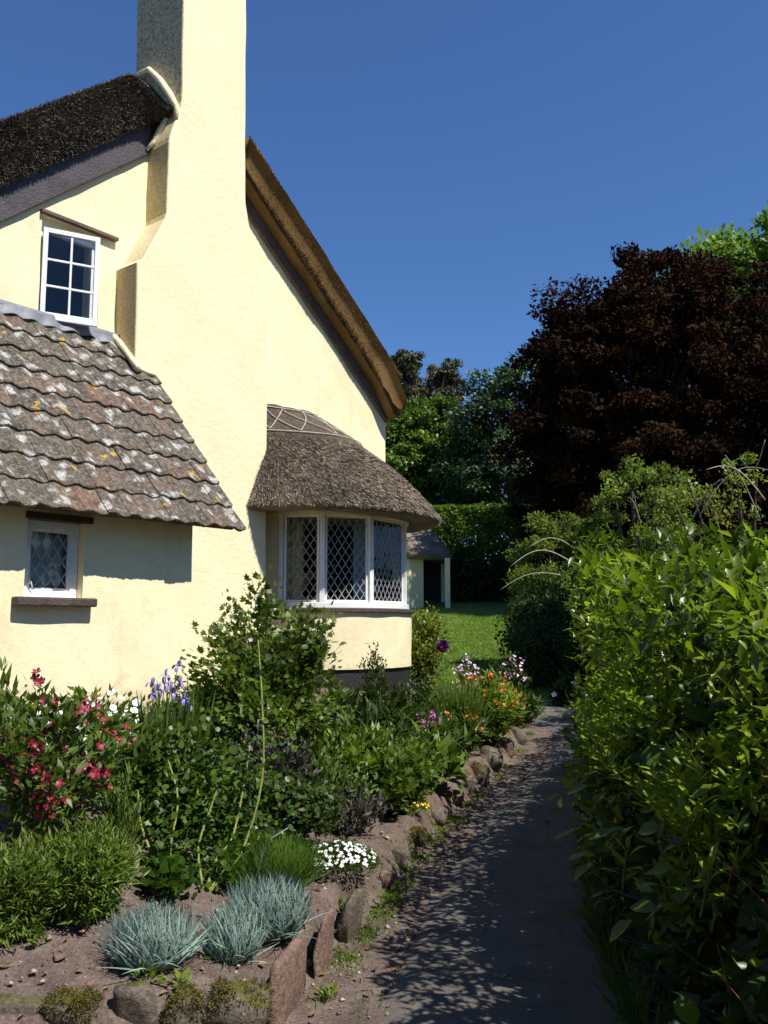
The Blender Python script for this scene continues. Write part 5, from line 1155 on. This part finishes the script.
# weigela with crimson flowers
wg, Cw = plant('weigela', 'leafy shrub with crimson pink trumpet flowers at the left edge', 'flowering shrub', 38, 852, .80, .46, .40, 2000, T_leaf(.26, .05, -.22), .058, LM['mid'], 34, .045, .7, .25, .5, rad=.006, f0=.2, pw=1, upr=.7)
fl = petals(5, .020, .016, .35, FM['pink'], FM['yellow'])
def flower_on(root, Cv, n, me, sc, f0=.5, face=(0, -.6, .5), jit=.04, name='flower', maxn=300):
    q, d, f = on_curves(Cv, n, f0, 1.0, 1.0)
    for i in range(min(n, maxn)):
        p = q[i]+np.array([R.normal(0, jit), R.normal(0, jit), R.normal(0, jit)]); o = unit(np.array([p[0], p[1], .2])); nn = (o*.5+np.array(face)+R.normal(0, .35, 3)); put(me, name, root, p, nn, sc*(.75+.5*R.random()))
def cluster_on(root, Cv, n, k, me, sc, f0=.5, jit=.03, **kw):
    q, d, f = on_curves(Cv, n, f0, 1.0, 1.0)
    for i in range(n):
        o = unit(np.array([q[i, 0], q[i, 1]-.25, .15])); c = q[i]+o*.05
        for j in range(k): put(me, 'flower', root, c+R.normal(0, jit, 3), o+R.normal(0, .5, 3)+np.array([0, -.3, .2]), sc*(.7+.5*R.random()))
cluster_on(wg, Cw, 58, 4, fl, 1.0, .38, .026)
plant('peony', 'pale green bush with white buds against the wall at far left', 'flowering shrub', 10, 745, .34, .5, .3, 2400, T_lobed(.5), .045, LM['bright'], 40, .05, .6, .5, .5, rad=.004, loc=(-2.62, 6.35, .78))
wf = petals(6, .020, .020, .25, FM['white'], FM['yellow']); 
pr, Cp = plant('mock_orange', 'loose bush with white blossom behind the crimson flowers', 'flowering shrub', 105, 800, .46, .36, .25, 1900, T_leaf(.26), .06, LM['bright'], 30, .05, .6, .5, .5, rad=.004, loc=(-1.85, 6.0, .72)); flower_on(pr, Cp, 120, wf, 1.3, .6, (0, -.8, .9), .05)
pr, Cp = plant('daisy_bush', 'small white-flowered plant in front of the wall at the left', 'flowering shrub', 30, 790, .45, .35, .25, 1500, T_leaf(.26), .05, LM['mid'], 25, .05, .6, .5, .5, rad=.004, loc=(-2.2, 5.7, .66)); flower_on(pr, Cp, 70, wf, 1.1, .6, (0, -.8, .9), .05)
# iris: sword leaves, tall stems, violet flowers
ip = Vector((-1.28, 5.55, 0)); ip.z = g1(ip.x, ip.y); ir = empty('iris', ip, 0, label='tall violet-blue iris flowers on bare stems in front of the wall', cat='iris')
n = 130; a = R.random(n)*6.28; b = np.stack([np.cos(a)*.15*R.random(n), np.sin(a)*.1*R.random(n), 0*a], -1)
foliage('blades', b, np.stack([np.cos(a)*.16, np.sin(a)*.16, 1+0*a], -1)+rv(n, .05), rv(n), .75*(.6+.45*R.random(n)), T_blade(.018, .12, 5), LM['mid'], ir)
def iris_mesh():
    V, Fq = [], []
    def pet(a, pts):
        b = len(V); c, s = math.cos(a), math.sin(a)
        for (r, z, w_) in pts:
            for sg in (-1, 0, 1): V.append((c*r-s*sg*w_, s*r+c*sg*w_, z+(.004 if sg == 0 else 0)))
        for i in range(len(pts)-1):
            for j in range(2): Fq.append((b+i*3+j, b+i*3+j+1, b+i*3+4+j, b+i*3+3+j))
    for k in range(3):
        pet(k*2.094, [(.004, 0, .004), (.022, .012, .009), (.040, .004, .016), (.050, -.018, .016), (.050, -.036, .006)])
        pet(k*2.094+1.047, [(.004, 0, .004), (.014, .022, .010), (.012, .045, .012), (.004, .058, .005)])
    return pymesh('flower', V, Fq, FM['violet'], True)
im = iris_mesh()
for (px, py) in [(178, 667), (152, 684), (164, 684), (170, 688), (184, 700), (173, 694), (158, 691), (179, 683), (154, 695), (188, 706), (166, 676)]:
    tip = at(px, py, 5.5+R.normal(0, .08))-ip; ft = Vector((R.normal(0, .07), R.normal(0, .05), -.02)); t = np.linspace(0, 1, 6)
    md = (tip+ft)/2+Vector((ft.x*.5, 0, .1)); pts = [ft*(1-k)**2+md*2*k*(1-k)+tip*k*k for k in t]
    m = MB(); m.tube(pts, [.003]*5+[.0025], 6); m.build('stem', M['greystem'], ir, True); put(im, 'flower', ir, tip, (R.normal(0, .2), R.normal(0, .2), 1), .60+.22*R.random())
# tall shrub
ts, Ct = plant('tree_mallow', 'tall arching leafy shrub reaching up to the bow window sill', 'shrub', 262, 850, 1.52, .62, .50, 8500, T_lobed(.5), .046, LM['mallow'], 70, .055, .55, .3, .45, rad=.008, loc=(-.86, 6.75, g1(-.86, 6.75)), f0=.2, pw=1.0, upr=.75, tipz=(.45, 1.03), stem_mat=M['greystem'])
for (px, py) in [(215, 632), (318, 655), (290, 630), (333, 640), (262, 600)]:
    tip = at(px, py, 6.6)-ts.location; ft = Vector((tip.x*.25, tip.y*.25, .5)); md = (tip+ft)/2+Vector((0, 0, .18)); t = np.linspace(0, 1, 9); Pn = np.array([tuple(ft*(1-k)**2+md*2*k*(1-k)+tip*k*k) for k in t])
    tubes_np('spray', Pn[None], np.linspace(.005, .002, 9)[None], 5, M['greystem'], ts); q = Pn[R.integers(3, 9, 42)]+rv(42, .035); foliage('spray_leaves', q, rv(42)+np.array([0, 0, .3]), np.array([0, -.3, 1.])+rv(42, .4), .05+.03*R.random(42), T_lobed(.5), LM['mid'], ts)
pd = petals(5, .018, .016, .3, FM['palepink'], FM['pink']); flower_on(ts, Ct, 16, pd, 1.1, .3)
bush('shrub', 'dark shaded foliage filling the bed behind the iris leaves', 'shrub', (-1.15, 6.6, g1(-1.15, 6.6)), .55, .35, .30, 6500, .05, LM['mid'], 60, .16, 61, tmpl=T_leaf(.3))
# purple sage and other dark-leaved plants
plant('purple_sage', 'dark purple-grey leaved plant in front of the tall arching shrub', 'perennial', 265, 850, .56, .34, .24, 2600, T_leaf(.26), .042, LM['purple'], 40, .04, .6, .6, .5, rad=.004, loc=(-.72, 6.05, g1(-.72, 6.05)))
pl0 = plant('catmint', 'fresh green leafy growth threaded between the two purple-leaved plants', 'perennial', 0, 0, .42, .42, .24, 3000, T_leaf(.2), .05, LM['mid'], 40, .04, .6, .6, .5, rad=.003, loc=(-.48, 6.15, g1(-.48, 6.15)))
plant('purple_sage', 'dusky dark-leaved plant between purple clump and white candytuft', 'perennial', 335, 820, .34, .30, .22, 1700, T_leaf(.26), .038, LM['purple'], 36, .035, .6, .6, .5, rad=.004, loc=(-.25, 6.1, g1(-.25, 6.1)))
# rose: thorny bent stems with rounded leaves
rp = gpx(205, 893); rr_ = empty('rose', rp, 0, label='thorny rose with curved yellow-green stems and round leaves', cat='rose')
RS = [[(205, 893), (215, 862), (232, 838), (243, 790), (250, 745)], [(205, 893), (198, 850), (210, 810), (224, 770)], [(205, 893), (240, 855), (262, 780), (262, 700), (258, 640)], [(172, 885), (170, 850), (178, 800), (168, 760)], [(172, 885), (150, 850), (140, 820), (138, 790)], [(205, 893), (225, 870), (250, 850), (262, 832)]]
CR = []
for k, st_ in enumerate(RS):
    Y0 = rp.y; pts = [at(x_, y_, Y0+.0+i*.09)-rp for i, (x_, y_) in enumerate(st_)]; pts[0].z = -.02; P_ = []
    for i in range(len(pts)-1):
        p0, p1, p2, p3 = pts[max(i-1, 0)], pts[i], pts[i+1], pts[min(i+2, len(pts)-1)]
        for t_ in np.linspace(0, 1, 4, endpoint=False): P_.append(.5*((2*p1)+(p2-p0)*t_+(2*p0-5*p1+4*p2-p3)*t_*t_+(-p0+3*p1-3*p2+p3)*t_**3))
    P_.append(pts[-1]); m = MB(); m.tube(P_, [.0085-.005*i/len(P_) for i in range(len(P_))], 7)
    for i in range(2, len(P_), 1):
        for s_ in range(2):
            a = R.random()*6.28; d_ = Vector((math.cos(a), math.sin(a), -.2)); q = P_[i]+d_*.006; m.add([q+Vector((0, 0, .004)), q-Vector((0, 0, .004)), q+d_*.011], [(0, 1, 2)])
    m.build('stem', M['thorn'], rr_, True); CR.append([tuple(P_[int(j)]) for j in np.linspace(0, len(P_)-1, 7)])
CR = np.array(CR); n = 1500; q, d, f = on_curves(CR, n, .15, 1.0, 1); q += rv(n, .10)*np.array([1.2, 1.0, .9])+np.array([0, .10, 0]); q[:, 2] = np.maximum(q[:, 2], .03)
foliage('foliage', q, rv(n)+np.array([0, -.2, .2]), np.array([0, -.3, 1.])+rv(n, .4), .024+.018*R.random(n), T_round(.42, -.04), LM['ivy'], rr_)
plant('rose_bush', 'shady round-leaved rose growth left of the thorny stems', 'rose', 160, 880, .62, .28, .24, 2400, T_round(.42, -.04), .036, LM['mid'], 40, .08, .5, .4, .6, rad=.004, loc=(-1.15, 5.25, g1(-1.15, 5.25)))
plant('columbine', 'low lobed leaf plant behind the left blue grass tuft', 'perennial', 165, 898, .20, .13, .10, 260, T_round(.5, -.03), .045, LM['ivy'], 20, .02, .6, .5, .5, rad=.003)
plant('bell_flower', 'mid green leafy stems below the violet iris flowers', 'perennial', 150, 860, .50, .22, .18, 1900, T_leaf(.2), .065, LM['mid'], 30, .035, .6, .6, .4, rad=.004, loc=(-1.38, 5.2, g1(-1.38, 5.2)))
bush('perennial', 'shaded low foliage filling the soil behind the thorny rose stems', 'perennial', (-.72, 5.55, g1(-.72, 5.55)), .42, .28, .20, 4200, .045, LM['dark'], 50, .12, 62, tmpl=T_leaf(.3))
# fine green hummock, candytuft
tuft('thrift', 'fine-leaved bright green hummock between rose and white flowers', 'perennial', 266, 890, .33, .34, 4500, .013, LM['grass'], None, .35, spread=1.0)
cp = gpx(350, 880)-Vector((.06, -.02, 0)); cp.z = g1(cp.x, cp.y); cr_ = empty('candytuft', cp, 0, label='low cushion covered with small white flowers at the path edge', cat='candytuft')
n = 2600; a = R.random(n)*6.28; q = np.sqrt(R.random(n)); hh = .19*np.sqrt(1-.8*q*q)*R.random(n)**.35; P = np.stack([.21*q*np.cos(a), .22*q*np.sin(a), hh*.8], -1)
foliage('foliage', P, np.stack([np.cos(a)*q, np.sin(a)*q, .8+0*a], -1)+rv(n, .3), rv(n)+np.array([0, 0, 1]), .028+.015*R.random(n), T_leaf(.13, .02, -.1, .1), LM['mid'], cr_)
cf = petals(5, .0088, .008, .2, FM['white'], FM['yellow'], .3)
for i in range(230):
    a = R.random()*6.28; q = math.sqrt(R.random()); p = (.215*q*math.cos(a), .225*q*math.sin(a), .155*math.sqrt(1-.78*q*q)+.02*R.random()); put(cf, 'flower', cr_, p, (math.cos(a)*q+R.normal(0, .2), math.sin(a)*q-.1, 1), .8+.6*R.random())
yf = petals(5, .009, .008, .2, FM['yellow'])
ay = gpx(412, 812); ar = empty('stonecrop', ay, 0, label='yellow and cream flowered cushion spilling over dark stone by path', cat='rock plant')
n = 900; a = R.random(n)*6.28; q = np.sqrt(R.random(n)); P = np.stack([.14*q*np.cos(a), .14*q*np.sin(a), .09*np.sqrt(1-.8*q*q)*R.random(n)**.4], -1); foliage('foliage', P, rv(n)+np.array([0, 0, .6]), rv(n)+np.array([0, 0, 1]), .022, T_leaf(.25), LM['yellow'], ar)
for i in range(60): a = R.random()*6.28; q = math.sqrt(R.random()); put(yf, 'flower', ar, (.14*q*math.cos(a), .14*q*math.sin(a), .10*math.sqrt(1-.8*q*q)), (math.cos(a)*q, math.sin(a)*q-.2, 1), .8+.6*R.random())
# middle of the bed
def pl(name, label, cat, x, y, h, rx, ry, n, tm, sz, mat, ns=30, sp=.04, **k): return plant(name, label, cat, 0, 0, h, rx, ry, n, tm, sz, LM[mat], ns, sp, loc=(x, y, g1(x, y)), **k)
pl('cranesbill', 'broad mid green mound of lobed leaves right of the dusky plant', 'perennial', -.02, 6.9, .42, .38, .35, 5200, T_lobed(.5), .048, 'mid')
pl('cranesbill', 'light green lobed mound nearest the path below the mauve spikes', 'perennial', .18, 7.35, .42, .28, .30, 3600, T_lobed(.5), .045, 'bright')
pl('campion', 'leafy yellow-green growth between the tall shrub and lobed mounds', 'perennial', -.30, 7.0, .58, .36, .30, 2800, T_leaf(.2), .07, 'bright')
pl('lady_mantle', 'mid green leafy growth just under the tall shrub on its right', 'perennial', -.45, 6.65, .52, .30, .25, 2200, T_leaf(.25), .055, 'mid')
pl('hellebore', 'dark glossy strap-leaved clump in front of the bow wall', 'perennial', -.05, 8.3, .55, .60, .45, 2200, T_leaf(.13, .04, -.22, .12), .15, 'dark', 50, .05)
pl('hellebore', 'second dark strap-leaved clump nearer the bow corner', 'perennial', .38, 8.7, .48, .40, .35, 1100, T_leaf(.13, .04, -.22, .12), .15, 'dark', 30, .05)
fx = pl('foxglove', 'large pale green pointed leaves in the middle of the bed', 'foxglove', .28, 8.0, .42, .30, .25, 150, T_leaf(.24, .05, -.2), .17, 'bright', 16, .04, f0=.4)[0]
pl('foxglove', 'second rosette of broad light leaves leaning towards the path', 'foxglove', .45, 8.0, .36, .22, .25, 110, T_leaf(.24, .05, -.25), .19, 'mid', 14, .03, f0=.3)
pl('day_lily', 'tangle of mixed green leaves behind the lobed mounds', 'perennial', .05, 7.6, .45, .40, .30, 2400, T_leaf(.16), .08, 'mid')
pl('hellebore', 'dark strap-leaved clump between the tall shrub and bow plinth', 'perennial', -.42, 8.9, .42, .35, .3, 1100, T_leaf(.13), .13, 'dark', 30, .05)
# mauve spikes
sp_, Cs = pl('betony', 'mauve-pink flower spikes standing over the lobed mounds', 'perennial', .42, 8.2, .55, .22, .20, 500, T_leaf(.2), .05, 'mid', 14, .03, tipz=(.8, 1.05))
mf = petals(4, .012, .011, .4, FM['mauve'])
for c in Cs[:9]:
    for k in range(14): q = c[-1]+np.array([R.normal(0, .014), R.normal(0, .014), .0+.012*k-.06]); put(mf, 'flower', sp_, q, (R.normal(0, 1), R.normal(0, 1)-.3, .3), .9+.4*R.random())
# box-like shrubs by the plinth
for (x, y, h, r, lb) in [(-.10, 9.15, .95, .20, 'small upright evergreen shrub standing before the bow plinth'), (.36, 9.5, .78, .22, 'bushy evergreen shrub covering the right end of the dark plinth'), (.14, 9.3, .72, .16, 'short evergreen shrub between the two taller ones at the plinth')]:
    pl('box_shrub', lb, 'evergreen shrub', x, y, h, r, r, 1500, T_leaf(.28), .042, 'dark', 22, .03, upr=.8, out=.5, up=.6)
tuft('rosemary', 'feathery mid green clump between bow corner and orange flowers', 'perennial', 0, 0, .75, .45, 3200, .010, LM['mid'], None, .3, loc=(.72, 10.0, g1(.72, 10.0)), spread=.55)
pl('fennel', 'soft green growth filling the bed beside the bow corner', 'perennial', .45, 9.7, .55, .35, .3, 2600, T_leaf(.1), .07, 'mid')
# orange wallflowers
ow, Co = pl('wallflower', 'orange flowered clump with narrow leaves above the tall boulders', 'flowering perennial', 1.15, 10.6, .78, .46, .60, 6500, T_leaf(.11, .03, -.2, .1), .10, 'bright', 70, .035, tipz=(.7, 1.05))
orf = petals(4, .015, .015, .3, FM['orange'])
for c in Co[:66]: 
    for k in range(3): put(orf, 'flower', ow, c[-1]+R.normal(0, .022, 3)+np.array([0, 0, .02]), (R.normal(0, .4), R.normal(0, .4)-.4, 1), .9+.5*R.random())
ow2, Co2 = pl('wallflower', 'smaller orange flowered clump nearest the bow corner', 'flowering perennial', .80, 9.7, .50, .28, .3, 2000, T_leaf(.11, .03, -.2, .1), .10, 'mid', 30, .035, tipz=(.8, 1.1))
for c in Co2[:14]:
    for k in range(3): put(orf, 'flower', ow2, c[-1]+R.normal(0, .02, 3)+np.array([0, 0, .02]), (R.normal(0, .4), R.normal(0, .4)-.4, 1), .9+.5*R.random())
pl('perennial', 'leafy growth at the far end of the bed by the last boulders', 'perennial', 1.75, 12.3, .50, .35, .5, 2600, T_leaf(.14), .09, 'mid')
# allium, phlox, columbine
def ball_flower(name, label, cat, px, py, Y, r, mat, n, fm):
    tip = at(px, py, Y); g_ = g1(tip.x, tip.y+.02); root = empty(name, (tip.x, tip.y, g_), 0, label=label, cat=cat); z = tip.z-g_
    m = MB(); m.tube([(0, .02, -.02), (.01, .01, z*.5), (0, 0, z)], [.006, .005, .004], 6); m.build('stem', M['greystem'], root, True)
    a = unit(rv(n)); foliage('flower_head', np.array([0, 0, z])+a*r*.3, a+rv(n, .1), rv(n), r*(.65+.1*R.random(n)), T_kite(.14), mat, root)
    return root
ball_flower('allium', 'round deep purple allium head beside the lawn', 'allium', 443, 646, 11.0, .085, FM['purple'], 500, None)
ph, Cph = pl('phlox', 'cluster of pale pinkish white flowers against the lawn', 'flowering perennial', 1.02, 11.4, .92, .16, .14, 420, T_leaf(.14), .07, 'mid', 12, .03, tipz=(.85, 1.05))
ppf = petals(5, .016, .015, .2, FM['palepink'], FM['mauve'])
for c in Cph:
    for k in range(9): put(ppf, 'flower', ph, c[-1]+R.normal(0, .03, 3), (R.normal(0, .5), R.normal(0, .5)-.4, .8), .8+.5*R.random())
cb, Ccb = pl('columbine', 'dusky pink and white flowers at the far end of the bed', 'flowering perennial', 1.80, 13.0, .78, .26, .26, 1200, T_lobed(.5), .06, 'dark', 24, .04, tipz=(.75, 1.05))
for i, c in enumerate(Ccb):
    for k in range(6): put(ppf if (i+k) % 3 else mf, 'flower', cb, c[-1]+R.normal(0, .045, 3), (R.normal(0, .5), R.normal(0, .5)-.4, .8), 1.1+.5*R.random())
# climber at the bow corner
plant('climber', 'yellow-green leafy climber at the outer corner of the bow', 'climber', 0, 0, 1.28, .26, .22, 3600, T_leaf(.3), .062, LM['yellow'], 30, .06, .5, .2, .6, loc=(.58, 12.6, g1(.58, 12.6)), rad=.006, upr=.9, tipz=(.5, 1.0))
# white flower by the hedge foot, plants there
wr, Cwr = plant('white_flower', 'white flowered weed at the shaded foot of the far hedge', 'flower', 0, 0, .55, .2, .2, 700, T_round(.5, -.05), .06, LM['dark'], 12, .04, loc=(2.95, 14.9, float(base_h(14.9))))
for k in range(3): put(petals(5, .035, .03, .2, FM['white']), 'flower', wr, Cwr[k][-1]+np.array([0, -.1, .03]), (-.3, -1, .6), 1.2)
# dandelion clock beside the path under the hedge
dp = Vector((.80, 4.45, 0)); tip = at(547, 822, 6.9); dp.y = 6.9; dp.x = tip.x; dp.z = g1(dp.x, dp.y); dr = empty('dandelion_clock', dp, 0, label='round grey dandelion seed head standing in the path shade', cat='dandelion')
m = MB(); m.tube([(0, 0, 0), (.01, 0, (tip.z-dp.z)*.5), (0, 0, tip.z-dp.z)], .0022, 5); m.build('stem', M['greystem'], dr, True)
a = unit(rv(260)); foliage('seed_head', np.array([0, 0, tip.z-dp.z])+a*.004, a, rv(260), .024, T_kite(.10), M['pale_twig'], dr)
# long curved dry blade over the fescue
bp = gpx(258, 905); bl = empty('hooped_stem', bp, 0, label='thin pale hooped stem arching over the green hummock', cat='plant stem')
pts = [at(256, 880, bp.y)-bp, at(262, 855, bp.y)-bp, at(272, 838, bp.y)-bp, at(288, 828, bp.y+.05)-bp]; pts.insert(0, Vector((0, 0, -.02))); m = MB(); m.tube(pts, [.004, .004, .004, .0035, .003], 6); m.build('stem', M['lead'], bl, True)
# small weeds on the soil: each its own thing
for k, (px, py, lb) in enumerate([(38, 948, 'tiny weed on bare soil at the lower left'), (225, 962, 'small bright weed at the foot of the middle blue tuft'), (322, 940, 'small weed beside the red slabs'), (345, 915, 'tuft of weed on the soil behind the pointed pale slab'), (178, 990, 'seedling weed behind the front stones'), (315, 965, 'broad-leaved weed behind the long nearest slab'), (330, 1003, 'bright broad-leaved weed at the foot of the long slab'), (145, 985, 'small seedling near the pointed front stone'), (395, 905, 'low green weed between slab and mossy path edge')]):
    plant('weed', lb, 'weed', px, py, .06, .05, .05, 26, T_leaf(.32), .035, LM['bright'], 6, .01, .8, .3, .4, rad=.0018, group='weeds on the soil')
# leaf spray entering from the left
sp = Vector((-1.95, 4.6, 0)); sp.z = g1(sp.x, sp.y); plant('lily', 'pointed leaves reaching in from the left edge above the shrub', 'lily', 0, 0, .98, .14, .12, 24, T_leaf(.14, .03, -.2, .12), .10, LM['mid'], 3, .01, .9, .15, .3, loc=sp, tipz=(.95, 1.02), f0=.5)
# short turf blades on the nearer lawn
n = 95000; x = -2.6+8.6*R.random(n); y = 14.9+15*R.random(n)**1.2; ok = sdist(x, y, [tuple(p) for p in A_[::8]]+[tuple(p) for p in B_[::-8]]) < -.12; x, y = x[ok], y[ok]; n = len(x)
P = np.stack([x, y, G(x, y)+.045], -1); gl = foliage('lawn_grass', P, np.array([0, 0, 1.])+rv(n, .45), rv(n), .045+.035*R.random(n), T_kite(.12), LM['turf']); setp(gl, 'short mown grass blades on the lawn', 'grass')
